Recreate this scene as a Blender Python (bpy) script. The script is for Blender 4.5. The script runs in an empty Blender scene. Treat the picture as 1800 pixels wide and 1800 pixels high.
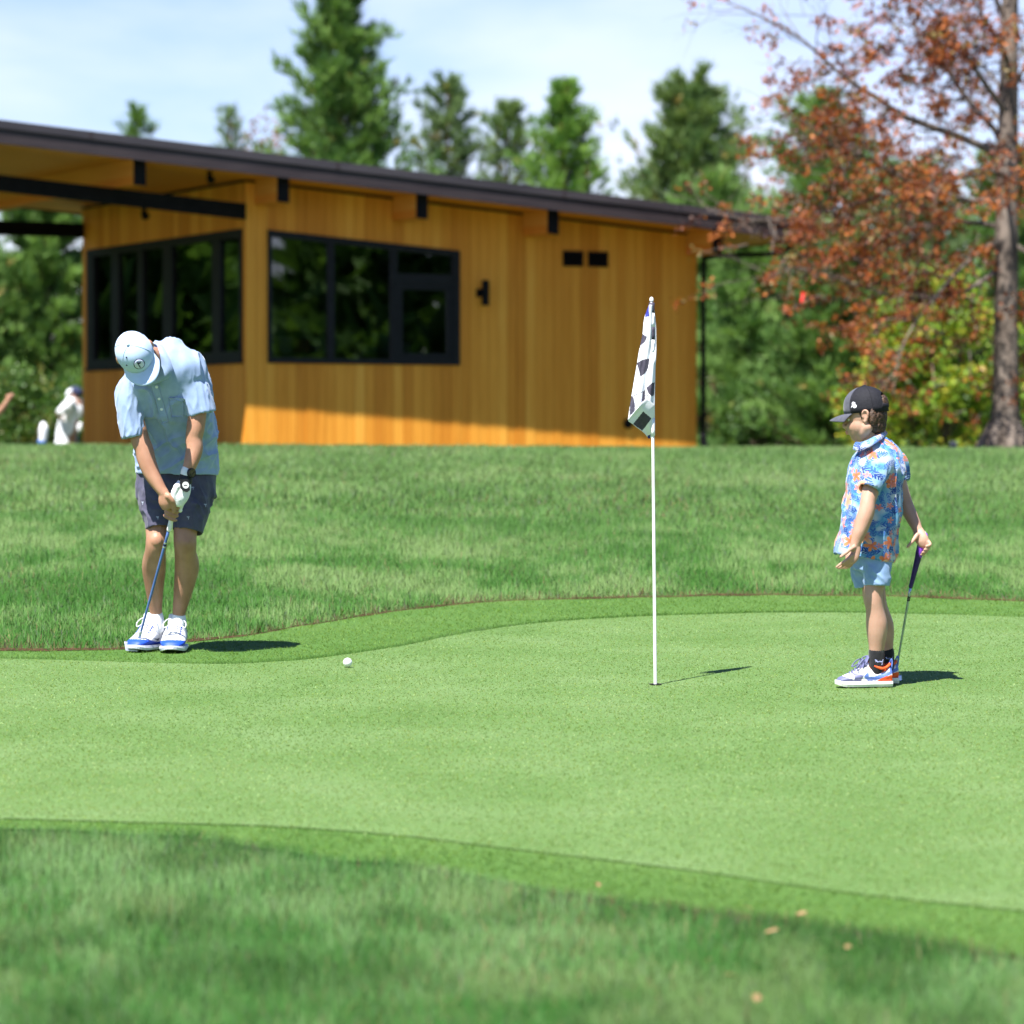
import bpy, bmesh, math, random
import numpy as np
from mathutils import Vector, Matrix, noise as mnoise

S = bpy.context.scene
COL = S.collection
PI = math.pi

# ------------------------------------------------------------------ camera
F_PX = 6000.0                       # focal length in pixels of an 1800 px wide frame
TILT = math.atan(120 / F_PX)
CAM = Vector((0, 0, 1.083))
cam_d = bpy.data.cameras.new('camera'); cam = bpy.data.objects.new('camera', cam_d)
COL.objects.link(cam); S.camera = cam
cam.location = CAM; cam.rotation_euler = (PI / 2 - TILT, 0, 0)
cam_d.sensor_width = 36; cam_d.lens = 36 * F_PX / 1800
cam_d.clip_start = 0.5; cam_d.clip_end = 2000
cam_d.dof.use_dof = True; cam_d.dof.focus_distance = 15.9; cam_d.dof.aperture_fstop = 3.0

# ------------------------------------------------------------------ sun, sky, exposure
SUN_H = Vector((0.52, 0.854, 0)).normalized()    # horizontal travel of the light
SUN_E = math.radians(60.3)
to_sun = Vector((-SUN_H.x * math.cos(SUN_E), -SUN_H.y * math.cos(SUN_E), math.sin(SUN_E)))
sun_d = bpy.data.lights.new('sun', 'SUN'); sun = bpy.data.objects.new('sun', sun_d); COL.objects.link(sun)
sun_d.energy = 5.0; sun_d.angle = math.radians(0.53); sun_d.color = (1.0, 0.965, 0.91)
sun.rotation_euler = to_sun.to_track_quat('Z', 'Y').to_euler(); sun.location = (-10, -15, 40)

W = bpy.data.worlds.new('World'); S.world = W; W.use_nodes = True
wt = W.node_tree; wt.nodes.clear()
def wn(t, **k):
    n = wt.nodes.new(t)
    for a, b in k.items(): setattr(n, a, b)
    return n
w_out = wn('ShaderNodeOutputWorld'); w_bg = wn('ShaderNodeBackground')
sky = wn('ShaderNodeTexSky', sky_type='NISHITA', sun_disc=False, sun_elevation=SUN_E,
         sun_rotation=math.atan2(to_sun.x, to_sun.y), air_density=1.0, dust_density=0.0, ozone_density=3.0)
tc = wn('ShaderNodeTexCoord'); mp = wn('ShaderNodeMapping'); mp.inputs['Scale'].default_value = (1, 1, 2.6)
mp.inputs['Rotation'].default_value = (0.0, 0.22, 0.0); mp.inputs['Location'].default_value = (0.62, 0.0, 0.30)
n1 = wn('ShaderNodeTexNoise'); n1.inputs['Scale'].default_value = 4.5; n1.inputs['Detail'].default_value = 7; n1.inputs['Roughness'].default_value = 0.5
n1.inputs['Distortion'].default_value = 0.35
cr = wn('ShaderNodeValToRGB'); cr.color_ramp.elements[0].position = 0.39; cr.color_ramp.elements[1].position = 0.82
mx = wn('ShaderNodeMixRGB'); mx.inputs['Color2'].default_value = (10.6, 10.6, 12.6, 1)
wt.links.new(tc.outputs['Generated'], mp.inputs['Vector']); wt.links.new(mp.outputs['Vector'], n1.inputs['Vector'])
wt.links.new(n1.outputs['Fac'], cr.inputs['Fac']); # thin high cloud, thicker towards the horizon where one looks through more of it
sxyz = wn('ShaderNodeSeparateXYZ'); wt.links.new(tc.outputs['Generated'], sxyz.inputs[0])
mr = wn('ShaderNodeMapRange'); mr.inputs['From Min'].default_value = 0.05; mr.inputs['From Max'].default_value = 0.55; mr.inputs['To Min'].default_value = 1.0; mr.inputs['To Max'].default_value = 0.12
wt.links.new(sxyz.outputs['Z'], mr.inputs['Value'])
mm = wn('ShaderNodeMath', operation='MULTIPLY'); wt.links.new(mr.outputs[0], mm.inputs[0]); wt.links.new(cr.outputs['Color'], mm.inputs[1])
wt.links.new(mm.outputs[0], mx.inputs['Fac'])
hsv = wn('ShaderNodeHueSaturation'); hsv.inputs['Saturation'].default_value = 1.2; hsv.inputs['Value'].default_value = 1.25
wt.links.new(sky.outputs['Color'], hsv.inputs['Color']); tint = wn('ShaderNodeMixRGB', blend_type='MULTIPLY'); tint.inputs['Fac'].default_value = 1; tint.inputs['Color2'].default_value = (1.10, .94, 1.08, 1)
wt.links.new(hsv.outputs['Color'], tint.inputs['Color1']); wt.links.new(tint.outputs['Color'], mx.inputs['Color1'])
wt.links.new(mx.outputs['Color'], w_bg.inputs['Color'])
w_bg.inputs['Strength'].default_value = 0.05
wt.links.new(w_bg.outputs['Background'], w_out.inputs['Surface'])

S.view_settings.view_transform = 'Standard'; S.view_settings.look = 'None'
S.view_settings.gamma = 1; S.view_settings.use_curve_mapping = False
S.view_settings.exposure = 1.36
S.render.engine = 'CYCLES'

# ------------------------------------------------------------------ helpers
FW = Vector((0, math.cos(TILT), -math.sin(TILT))); UP = Vector((0, math.sin(TILT), math.cos(TILT)))
def P(px, py, d):
    """world point seen at photograph pixel (px,py) at depth d"""
    return CAM + d * (FW + Vector((1, 0, 0)) * ((px - 900) / F_PX) - UP * ((py - 900) / F_PX))
def proj_np(p):
    v = p - np.array(CAM); d = v @ np.array(FW)
    return 900 + F_PX * v[:, 0] / d, 900 - F_PX * (v @ np.array(UP)) / d, d

def link_mesh(name, verts, faces, mats, parent=None, base=(0, 0, 0), smooth=False, midx=None):
    me = bpy.data.meshes.new(name)
    b = np.array(base, dtype=float)
    if isinstance(verts, np.ndarray):
        V = (verts - b).astype(np.float32); Fc = np.asarray(faces, dtype=np.int32); k = Fc.shape[1]
        me.vertices.add(len(V)); me.vertices.foreach_set('co', V.ravel())
        me.loops.add(Fc.size); me.loops.foreach_set('vertex_index', Fc.ravel())
        me.polygons.add(len(Fc)); me.polygons.foreach_set('loop_start', np.arange(0, Fc.size, k, dtype=np.int32))
        me.polygons.foreach_set('loop_total', np.full(len(Fc), k, dtype=np.int32))
        me.update(calc_edges=True)
    else:
        me.from_pydata([tuple(Vector(v) - Vector(base)) for v in verts], [], faces); me.update()
    if not isinstance(mats, (list, tuple)): mats = [mats]
    for m in mats: me.materials.append(m)
    if midx is not None: me.polygons.foreach_set('material_index', np.asarray(midx, dtype=np.int32))
    me.polygons.foreach_set('use_smooth', np.full(len(me.polygons), bool(smooth)))
    o = bpy.data.objects.new(name, me); COL.objects.link(o)
    if parent is not None: o.parent = parent
    else: o.location = base
    return o
def set_col(o, arr, domain='POINT', name='col'):
    a = o.data.attributes.new(name, 'FLOAT_COLOR', domain)
    c = np.ones((len(arr), 4), np.float32); c[:, :3] = arr; a.data.foreach_set('color', c.ravel())
def thing(name, label, cat, loc=(0, 0, 0), rotz=0, group=None):
    o = bpy.data.objects.new(name, None); COL.objects.link(o); o.location = loc; o.rotation_euler = (0, 0, rotz)
    o.empty_display_size = 0.2
    o['label'] = label; o['category'] = cat
    if group: o['group'] = group
    return o
def tag(o, label=None, cat=None, group=None, kind=None):
    if label: o['label'] = label
    if cat: o['category'] = cat
    if group: o['group'] = group
    if kind: o['kind'] = kind
    return o

# vectorised value noise
def _h(ix, iy, iz, s):
    n = (ix.astype(np.int64) * 374761393 + iy.astype(np.int64) * 668265263 + iz.astype(np.int64) * 2147483647 + s * 974634777) & 0xFFFFFFFF
    n = ((n ^ (n >> 13)) * 1274126177) & 0xFFFFFFFF
    return ((n ^ (n >> 16)) & 0xFFFF) / 65535.0
def vnoise(x, y, z=None, seed=0):
    x = np.asarray(x, float); y = np.asarray(y, float); z = np.zeros_like(x) if z is None else np.asarray(z, float)
    xi, yi, zi = np.floor(x), np.floor(y), np.floor(z)
    u, v, w = x - xi, y - yi, z - zi
    u, v, w = u*u*(3-2*u), v*v*(3-2*v), w*w*(3-2*w)
    r = 0
    for a in (0, 1):
        for b in (0, 1):
            for c in (0, 1):
                r = r + _h(xi+a, yi+b, zi+c, seed) * (u if a else 1-u) * (v if b else 1-v) * (w if c else 1-w)
    return r
def fbm(x, y, z=None, seed=0, oct=3):
    z = np.zeros_like(np.asarray(x, float)) if z is None else z
    t, a, f, n = 0, 1, 1, 0
    for i in range(oct):
        t = t + a * vnoise(x*f, y*f, z*f, seed + i); n += a; a *= .5; f *= 2.03
    return t / n

# ------------------------------------------------------------------ materials
def mat(name, color=(.5, .5, .5), rough=.6, spec=.3, metal=0, sheen=0, coat=0, sss=0):
    m = bpy.data.materials.new(name); m.use_nodes = True
    b = m.node_tree.nodes['Principled BSDF']
    b.inputs['Base Color'].default_value = (*color, 1); b.inputs['Roughness'].default_value = rough
    b.inputs['Specular IOR Level'].default_value = spec; b.inputs['Metallic'].default_value = metal
    if sheen: b.inputs['Sheen Weight'].default_value = sheen
    if coat: b.inputs['Coat Weight'].default_value = coat
    if sss:
        b.inputs['Subsurface Weight'].default_value = sss; b.inputs['Subsurface Radius'].default_value = (.012, .005, .003)
        b.inputs['Subsurface Scale'].default_value = 1.0
    return m
def N(m, t, **k):
    n = m.node_tree.nodes.new(t)
    for a, b in k.items():
        if a in n.inputs.keys(): n.inputs[a].default_value = b
        else: setattr(n, a, b)
    return n
def L(m, a, b): m.node_tree.links.new(a, b)
def BS(m): return m.node_tree.nodes['Principled BSDF']
def ramp(m, fac, stops):
    r = N(m, 'ShaderNodeValToRGB'); e = r.color_ramp.elements
    while len(e) < len(stops): e.new(0.5)
    for el, (p, c) in zip(e, stops): el.position = p; el.color = (*c, 1)
    L(m, fac, r.inputs['Fac']); return r.outputs['Color']
def noisy(m, c1, c2, scale=20, detail=4, lo=.35, hi=.65, vec=None, stretch=None, bump=0, bdist=.01):
    """mottled base colour between c1 and c2 with optional bump, in object coordinates"""
    t = N(m, 'ShaderNodeTexCoord'); n = N(m, 'ShaderNodeTexNoise'); n.inputs['Scale'].default_value = scale; n.inputs['Detail'].default_value = detail
    src = t.outputs['Object']
    if stretch:
        mp_ = N(m, 'ShaderNodeMapping'); mp_.inputs['Scale'].default_value = stretch; L(m, src, mp_.inputs['Vector']); src = mp_.outputs['Vector']
    L(m, src, n.inputs['Vector'])
    L(m, ramp(m, n.outputs['Fac'], [(lo, c1), (hi, c2)]), BS(m).inputs['Base Color'])
    if bump:
        b = N(m, 'ShaderNodeBump'); b.inputs['Strength'].default_value = bump; b.inputs['Distance'].default_value = bdist
        L(m, n.outputs['Fac'], b.inputs['Height']); L(m, b.outputs['Normal'], BS(m).inputs['Normal'])
    return m
def attr_mat(name, rough=.5, spec=.35, transl=0.35, tcol=1.0, upn=0):
    """foliage or blades: own colour from the 'col' attribute, some light passes through"""
    m = mat(name, (.1, .2, .05), rough, spec); a = N(m, 'ShaderNodeAttribute', attribute_name='col')
    L(m, a.outputs['Color'], BS(m).inputs['Base Color'])
    nn = None
    if upn:      # blades stand in a sward: their shading normal leans to the sward's own normal
        ge = N(m, 'ShaderNodeNewGeometry'); mxv = N(m, 'ShaderNodeMix', data_type='VECTOR'); mxv.inputs[0].default_value = upn; mxv.inputs[5].default_value = (0, 0, 1)
        L(m, ge.outputs['Normal'], mxv.inputs[4]); nv_ = N(m, 'ShaderNodeVectorMath', operation='NORMALIZE'); L(m, mxv.outputs[1], nv_.inputs[0]); nn = nv_.outputs[0]; L(m, nn, BS(m).inputs['Normal'])
    if transl:
        tr = N(m, 'ShaderNodeBsdfTranslucent'); g = N(m, 'ShaderNodeMixRGB', blend_type='MULTIPLY'); g.inputs['Fac'].default_value = 1
        g.inputs['Color2'].default_value = (1.15*tcol, 1.15*tcol, .6*tcol, 1)
        L(m, a.outputs['Color'], g.inputs['Color1']); L(m, g.outputs['Color'], tr.inputs['Color'])
        ms = N(m, 'ShaderNodeMixShader'); ms.inputs['Fac'].default_value = transl
        L(m, BS(m).outputs['BSDF'], ms.inputs[1]); L(m, tr.outputs['BSDF'], ms.inputs[2])
        L(m, ms.outputs['Shader'], m.node_tree.nodes['Material Output'].inputs['Surface'])
    return m
# ------------------------------------------------------------------ small mesh builders
def catmull(pts, vals, n):
    pts = [np.array(p, float) for p in pts]; vals = [np.atleast_1d(np.array(v, float)) for v in vals]
    P_ = [2*pts[0]-pts[1]] + pts + [2*pts[-1]-pts[-2]]; V_ = [vals[0]] + vals + [vals[-1]]
    op, ov = [], []
    for i in range(1, len(P_)-2):
        for j in range(n):
            t = j/n; q = []
            for A in (P_, V_):
                a, b, c, d = A[i-1], A[i], A[i+1], A[i+2]
                q.append(.5*((2*b)+(-a+c)*t+(2*a-5*b+4*c-d)*t*t+(-a+3*b-3*c+d)*t**3))
            op.append(q[0]); ov.append(q[1])
    op.append(pts[-1]); ov.append(vals[-1]); return op, ov
def bridge(rings):
    """rings: list of equal-length lists of points -> verts, quad faces with both ends capped by ngons"""
    n = len(rings[0]); V = [p for r in rings for p in r]; Fc = []
    for i in range(len(rings)-1):
        for j in range(n):
            Fc.append((i*n+j, i*n+(j+1) % n, (i+1)*n+(j+1) % n, (i+1)*n+j))
    Fc.append(tuple(range(n-1, -1, -1))); Fc.append(tuple((len(rings)-1)*n + j for j in range(n)))
    return V, Fc
def tube(pts, rad, seg=14, n=5, ref=(0, 1, 0), round_ends=True):
    """smooth tapered tube; rad items are r or (ra, rb): rb across the direction 'ref', ra across the other"""
    p, v = catmull(pts, [r if isinstance(r, (tuple, list)) else (r, r) for r in rad], n)
    if round_ends:
        t0 = p[0]-p[1]; t0 /= np.linalg.norm(t0); t1 = p[-1]-p[-2]; t1 /= np.linalg.norm(t1)
        r0 = min(v[0]); r1 = min(v[-1])
        p = [p[0]+t0*r0*k for k in (.98, .8, .45)] + p + [p[-1]+t1*r1*k for k in (.45, .8, .98)]
        v = [v[0]*k for k in (.2, .6, .9)] + v + [v[-1]*k for k in (.9, .6, .2)]
    rings = []; ref = np.array(ref, float)
    for i in range(len(p)):
        t = p[min(i+1, len(p)-1)] - p[max(i-1, 0)]; t /= (np.linalg.norm(t)+1e-12)
        b = ref - t*(ref@t); b /= (np.linalg.norm(b)+1e-12); a = np.cross(t, b)
        rings.append([p[i] + a*v[i][0]*math.cos(2*PI*k/seg) + b*v[i][1]*math.sin(2*PI*k/seg) for k in range(seg)])
    return bridge(rings)
def ellipsoid(c, ax, ay, az, seg=20, rows=12):
    c = np.array(c, float); ax, ay, az = [np.array(q, float) for q in (ax, ay, az)]
    rings = []
    for i in range(rows+1):
        th = PI*(.02+.96*i/rows)
        rings.append([c + az*math.cos(th) + (ax*math.cos(2*PI*k/seg)+ay*math.sin(2*PI*k/seg))*math.sin(th) for k in range(seg)])
    return bridge(rings[::-1])
def ball(c, r): return ellipsoid(c, (r, 0, 0), (0, r, 0), (0, 0, r), 14, 9)
class Solid:
    def __init__(s): s.V = []; s.F = []
    def add(s, vf):
        k = len(s.V); s.V += [tuple(p) for p in vf[0]]; s.F += [tuple(i+k for i in f) for f in vf[1]]; return s
    def tube(s, *a, **k): return s.add(tube(*a, **k))
    def ball(s, *a): return s.add(ball(*a))
    def fused(s, voxel, smooth=3, factor=.5):
        """one continuous skin over everything added; returns verts (array), faces (array of quads)"""
        me = bpy.data.meshes.new('tmp'); me.from_pydata(s.V, [], s.F)
        bm = bmesh.new(); bm.from_mesh(me); bmesh.ops.recalc_face_normals(bm, faces=bm.faces); bm.to_mesh(me); bm.free()
        o = bpy.data.objects.new('tmp', me); COL.objects.link(o)
        r = o.modifiers.new('r', 'REMESH'); r.mode = 'VOXEL'; r.voxel_size = voxel
        if smooth:
            q = o.modifiers.new('s', 'SMOOTH'); q.iterations = smooth; q.factor = factor
        dg = bpy.context.evaluated_depsgraph_get(); dg.update()
        ev = o.evaluated_get(dg).to_mesh()
        V = np.empty(len(ev.vertices)*3, np.float32); ev.vertices.foreach_get('co', V)
        Nn = np.empty(len(ev.vertices)*3, np.float32); ev.vertices.foreach_get('normal', Nn)
        Fi = np.empty(len(ev.loops), np.int32); ev.loops.foreach_get('vertex_index', Fi)
        o.evaluated_get(dg).to_mesh_clear(); bpy.data.objects.remove(o); bpy.data.meshes.remove(me)
        s.N = Nn.reshape(-1, 3).astype(float)
        return V.reshape(-1, 3).astype(float), Fi.reshape(-1, 4)
def box_vf(x0, x1, y0, y1, z0, z1):
    return [(x0,y0,z0),(x1,y0,z0),(x1,y1,z0),(x0,y1,z0),(x0,y0,z1),(x1,y0,z1),(x1,y1,z1),(x0,y1,z1)], \
           [(0,3,2,1),(4,5,6,7),(0,1,5,4),(1,2,6,5),(2,3,7,6),(3,0,4,7)]
def hexa(p):   # eight corners: bottom ring then top ring
    return list(p), [(0,3,2,1),(4,5,6,7),(0,1,5,4),(1,2,6,5),(2,3,7,6),(3,0,4,7)]
def inside(poly, x, y):
    """vectorised point-in-polygon"""
    x = np.asarray(x); y = np.asarray(y); r = np.zeros(x.shape, bool); n = len(poly)
    for i in range(n):
        x0, y0 = poly[i]; x1, y1 = poly[(i+1) % n]
        if y0 == y1: continue
        c = ((y0 > y) != (y1 > y)) & (x < (x1-x0)*(y-y0)/(y1-y0)+x0); r ^= c
    return r
# ================================================================== GROUND
rng = np.random.default_rng(11); random.seed(11)
def zplane(y): return 0.03 * (y - 15.2)
def on_plane(px, py, dz=0.0):
    r = FW + Vector((1, 0, 0))*((px-900)/F_PX) - UP*((py-900)/F_PX)
    # CAM.z + t r.z = .03 (t r.y - 15.2) + dz
    t = (0.03*(-15.2) + dz - CAM.z) / (r.z - 0.03*r.y)
    return CAM + r*t
EDGE_FAR = [(-900,1120),(-450,1132),(-150,1139),(0,1143),(97,1145),(233,1140),(330,1129),(428,1118),(505,1105),(583,1092),(640,1083),(700,1075),(800,1064),(900,1057),(1050,1052),(1150,1050),(1300,1047),(1420,1047),(1560,1049),(1700,1053),(1800,1057),(2000,1064),(2300,1076),(2700,1096)]
GREEN_FAR = [(-900,1136),(-450,1148),(-150,1155),(0,1159),(155,1163),(330,1168),(408,1168),(505,1163),(583,1155),(661,1144),(730,1132),(800,1117),(900,1102),(1000,1092),(1100,1086),(1200,1082),(1383,1078),(1600,1080),(1800,1086),(2000,1095),(2300,1112),(2700,1140)]
GREEN_NEAR = [(2700,1720),(2300,1665),(2000,1628),(1800,1603),(1500,1572),(1200,1530),(900,1494),(700,1470),(500,1455),(350,1450),(0,1440),(-300,1430),(-900,1400)]
EDGE_NEAR = [(2700,1850),(2300,1770),(2000,1715),(1800,1683),(1600,1652),(1300,1612),(1050,1580),(900,1550),(750,1525),(600,1512),(480,1490),(350,1474),(200,1462),(0,1455),(-300,1446),(-900,1425)]
def smooth_curve(pts, n=6):
    w = [on_plane(*p) for p in pts]; p, _ = catmull([(a.x, a.y) for a in w], [0]*len(w), n); return np.array(p)
cEF, cGF, cGN, cEN = [smooth_curve(c) for c in (EDGE_FAR, GREEN_FAR, GREEN_NEAR, EDGE_NEAR)]
wob = lambda c, a, f, s: c + np.stack([0*c[:, 0], a*(vnoise(c[:, 0]*f, c[:, 1]*f, seed=s)-.5)], 1)
def densify(c, step):
    out = [c[0]]
    for a, b in zip(c[:-1], c[1:]):
        k = max(1, int(np.linalg.norm(b-a)/step)); out += [a+(b-a)*(i+1)/k for i in range(k)]
    return np.array(out)
cEF = wob(densify(cEF, .05), .10, 5.0, 3); cGF = wob(densify(cGF, .05), .04, 6.0, 4); cGN = densify(cGN, .08); cEN = wob(densify(cEN, .05), .10, 5, 8)
def y_far(x): o = np.argsort(cEF[:, 0]); return np.interp(x, cEF[o, 0], cEF[o, 1])
def y_near(x): o = np.argsort(cEN[:, 0]); return np.interp(x, cEN[o, 0], cEN[o, 1])
def y_gfar(x): o = np.argsort(cGF[:, 0]); return np.interp(x, cGF[o, 0], cGF[o, 1])
def y_gnear(x): o = np.argsort(cGN[:, 0]); return np.interp(x, cGN[o, 0], cGN[o, 1])
CREST = 42.0
def height(x, y):
    x = np.asarray(x, float); y = np.asarray(y, float)
    ye = y_far(x); z0 = zplane(ye)
    ycp = 785 + np.clip((900 + x*F_PX/CREST)/1800, -.6, 1.6)*8
    zc = CAM.z - (ycp-780)*CREST/F_PX
    t = np.clip((y-ye)/(CREST-ye), 0, 1)
    rough = z0 + (zc-z0)*(1-(1-t)**1.55) + .05*(fbm(x*.35, y*.35, seed=5)-.5)*np.clip((y-ye)*.6, 0, 1)*np.clip((CREST-1-y)/4, 0, 1)
    back = np.interp(y, [CREST, 44.5, 50, 60, 75], [0, -.055, -.10, -.55, -1.0])
    z = np.where(y < ye, zplane(np.maximum(y, 0)), np.where(y < CREST, rough, zc+back))
    fx = np.clip((np.abs(x)-20)/30, 0, 1)                            # far out sideways the mound is the same, only smoother
    inside_collar = (y < ye) & (y > y_near(x))
    z = z - .014*inside_collar
    near = (y <= y_near(x))
    z = z + near*(.02*(fbm(x*1.3, y*1.3, seed=9)-.5))
    return z
def height1(x, y): return float(height(np.array([x]), np.array([y]))[0])

def axis(lo, hi, step, far, grow=1.25):
    a = list(np.arange(lo, hi+1e-6, step)); s = step
    while a[-1] < far: s *= grow; a.append(a[-1]+s)
    s = step; 
    while a[0] > (-far if lo < 0 else -30): s *= grow; a.insert(0, a[0]-s)
    return np.array(a)
gx = axis(-9, 9, .2, 900); gy = axis(4, 46, .16, 900)
GX, GY = np.meshgrid(gx, gy); GZ = height(GX.ravel(), GY.ravel())
nv, nh = len(gy), len(gx)
idx = np.arange(nv*nh).reshape(nv, nh)
quads = np.stack([idx[:-1, :-1].ravel(), idx[:-1, 1:].ravel(), idx[1:, 1:].ravel(), idx[1:, :-1].ravel()], 1)
m_turf = noisy(mat('turf_soil', rough=.95, spec=.05), (.040, .070, .018), (.075, .105, .034), 6, 8, .3, .7)
lawn = link_mesh('ground', np.stack([GX.ravel(), GY.ravel(), GZ], 1), quads, m_turf, smooth=True)
tag(lawn, kind='structure')

def turf_sheet(name, outline, dz, m):
    bm = bmesh.new(); f = bm.faces.new([bm.verts.new((p[0], p[1], zplane(p[1])+dz)) for p in outline])
    bmesh.ops.triangulate(bm, faces=[f]); me = bpy.data.meshes.new(name); bm.to_mesh(me); bm.free()
    me.materials.append(m); o = bpy.data.objects.new(name, me); COL.objects.link(o); tag(o, kind='structure')
    if me.polygons[0].normal.z < 0: me.flip_normals()
    return o
def green_mat(name, stops, fine, mott, bump):
    m = mat(name, rough=.85, spec=.1); t = N(m, 'ShaderNodeTexCoord')
    n1 = N(m, 'ShaderNodeTexNoise'); n1.inputs['Scale'].default_value = fine; n1.inputs['Detail'].default_value = 3
    n2 = N(m, 'ShaderNodeTexNoise'); n2.inputs['Scale'].default_value = mott; n2.inputs['Detail'].default_value = 5
    L(m, t.outputs['Object'], n1.inputs['Vector']); L(m, t.outputs['Object'], n2.inputs['Vector'])
    a = N(m, 'ShaderNodeMath', operation='MULTIPLY_ADD'); a.inputs[1].default_value = .55; L(m, n2.outputs['Fac'], a.inputs[0])
    b = N(m, 'ShaderNodeMath', operation='MULTIPLY'); b.inputs[1].default_value = .45; L(m, n1.outputs['Fac'], b.inputs[0]); L(m, b.outputs[0], a.inputs[2])
    L(m, ramp(m, a.outputs[0], stops), BS(m).inputs['Base Color'])
    bp = N(m, 'ShaderNodeBump'); bp.inputs['Strength'].default_value = bump; bp.inputs['Distance'].default_value = .004
    L(m, n1.outputs['Fac'], bp.inputs['Height']); L(m, bp.outputs['Normal'], BS(m).inputs['Normal'])
    return m
m_green = green_mat('green_turf', [(.32, (.076, .145, .036)), (.5, (.100, .175, .052)), (.68, (.134, .206, .080))], 320, 1.4, .5)
m_collar = green_mat('collar_turf', [(.32, (.050, .115, .020)), (.5, (.068, .14, .029)), (.68, (.09, .162, .040))], 240, 2.0, .6)
turf_sheet('green_collar', np.vstack([cEF, cEN]), 0.0, m_collar)
turf_sheet('putting_green', np.vstack([cGF, cGN]), 0.004, m_green)
# bare strip of earth along the cut edge between collar and rough
m_soil = noisy(mat('edge_soil', rough=.95, spec=.05), (.022, .015, .008), (.085, .052, .026), 30, 6, .3, .7)
sv = []; sf = []
for c in (cEF,):
    k0 = len(sv); up_ = 1 if c is cEF else -1
    for i, p in enumerate(c):
        w = .005 + .20*max(0, vnoise([p[0]*2.3], [p[1]*2.3], seed=21)[0]*.6+vnoise([p[0]*9], [p[1]*9], seed=22)[0]*.4-.40)
        sv += [(p[0], p[1]-up_*.02*min(1, w/.05), zplane(p[1])+.002), (p[0], p[1]+up_*w*.4, zplane(p[1])+.003), (p[0], p[1]+up_*w, height1(p[0], p[1]+up_*w)+.006)]
    for i in range(len(c)-1):
        a = k0+3*i; sf += [(a, a+3, a+4, a+1), (a+1, a+4, a+5, a+2)]
tag(link_mesh('soil_edge', sv, sf, m_soil, smooth=True), kind='structure')

# ---- grass blades, each blade real geometry; nobody could count them
def blades(name, x, y, z, h, w, col, lean, m, taper=.25, seed=0, flat=0):
    r = np.random.default_rng(seed); n = len(x)
    a = r.uniform(0, 2*PI, n); la = r.uniform(0, 2*PI, n); lm = np.abs(r.normal(0, lean, n))*h
    if flat: a = la+PI/2+r.normal(0, .35, n); lm = h*flat*r.uniform(.6, 1.5, n)
    cx, sx = np.cos(a)*w/2, np.sin(a)*w/2; tx, ty = np.cos(la)*lm, np.sin(la)*lm
    if taper > 0:
        V = np.empty((n, 4, 3))
        for i, (s, q, wd, hh) in enumerate([(-1, 0, 1, 0), (1, 0, 1, 0), (1, 1, taper, 1), (-1, 1, taper, 1)]):
            V[:, i, 0] = x + s*cx*wd + tx*q; V[:, i, 1] = y + s*sx*wd + ty*q; V[:, i, 2] = z + h*hh*np.where(hh == 1, 1-.25*np.minimum(lm/h, 1), 1)
        base = np.arange(n)[:, None]*4
        Fc = base+np.array([[0, 1, 2, 3]]); per = 4
    else:
        V = np.empty((n, 3, 3))
        for i, (s, q, hh) in enumerate([(-1, 0, 0), (1, 0, 0), (0, 1, 1)]):
            V[:, i, 0] = x+s*cx+tx*q; V[:, i, 1] = y+s*sx+ty*q; V[:, i, 2] = z+h*hh
        Fc = np.arange(n*3).reshape(n, 3); per = 3
    o = link_mesh(name, V.reshape(-1, 3), Fc, m)
    set_col(o, np.repeat(col, per, 0)*.90); tag(o, kind='stuff'); return o
def scatter(n, y0, y1, power=1.0, margin=1.18, extra=.35):
    y = y0 + (y1-y0)*rng.uniform(0, 1, n)**power; hw = (.15*y)*margin+extra
    return rng.uniform(-1, 1, n)*hw, y
m_blade = attr_mat('grass_blade', .48, .22, .38, upn=.55)
m_short = attr_mat('short_grass_blade', .6, .2, .5, tcol=1.15, upn=.5)
def rough_colors(x, y, r, edge, near=False):
    n = len(x); p = fbm(x*1.6, y*.9, seed=31); q = fbm(x*7, y*4, seed=35); big = fbm(x*.4, y*.22, seed=38)
    c_dark = np.array([.050, .158, .022]); c_mid = np.array([.082, .215, .040]); c_pale = np.array([.185, .300, .098]); c_dry = np.array([.27, .21, .11])
    k = np.clip((p-.38)*2.7 + (q-.5)*1.6 + r.normal(0, .22, n) + (big-.5)*1.4, 0, 1)[:, None]
    c = np.where(k < .5, c_dark+(c_mid-c_dark)*k*2, c_mid+(c_pale-c_mid)*(k-.5)*2)
    if near:
        c = c*np.array([.80, .92, .95])
        dk = np.clip((fbm(x*3.2, y*2.2, seed=44)-.46)*5, 0, 1)[:, None]*.75; c = c*(1-dk)+np.array([.034, .108, .016])*dk
        lt = np.clip((fbm(x*4.1+9, y*2.6, seed=46)-.55)*6, 0, 1)[:, None]*.6; c = c*(1-lt)+np.array([.17, .27, .09])*lt
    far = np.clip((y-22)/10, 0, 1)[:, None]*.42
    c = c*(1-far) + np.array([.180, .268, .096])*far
    dry = (r.uniform(0, 1, n) < (.008+.60*edge+.10*np.clip(fbm(x*.8, y*.35, seed=41)-.60, 0, 1)*4))[:, None]
    return np.where(dry, np.where((edge > .2)[:, None], np.array([.15, .10, .05]), c_dry)*r.uniform(.4, 1.15, (n, 1)), c)
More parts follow.
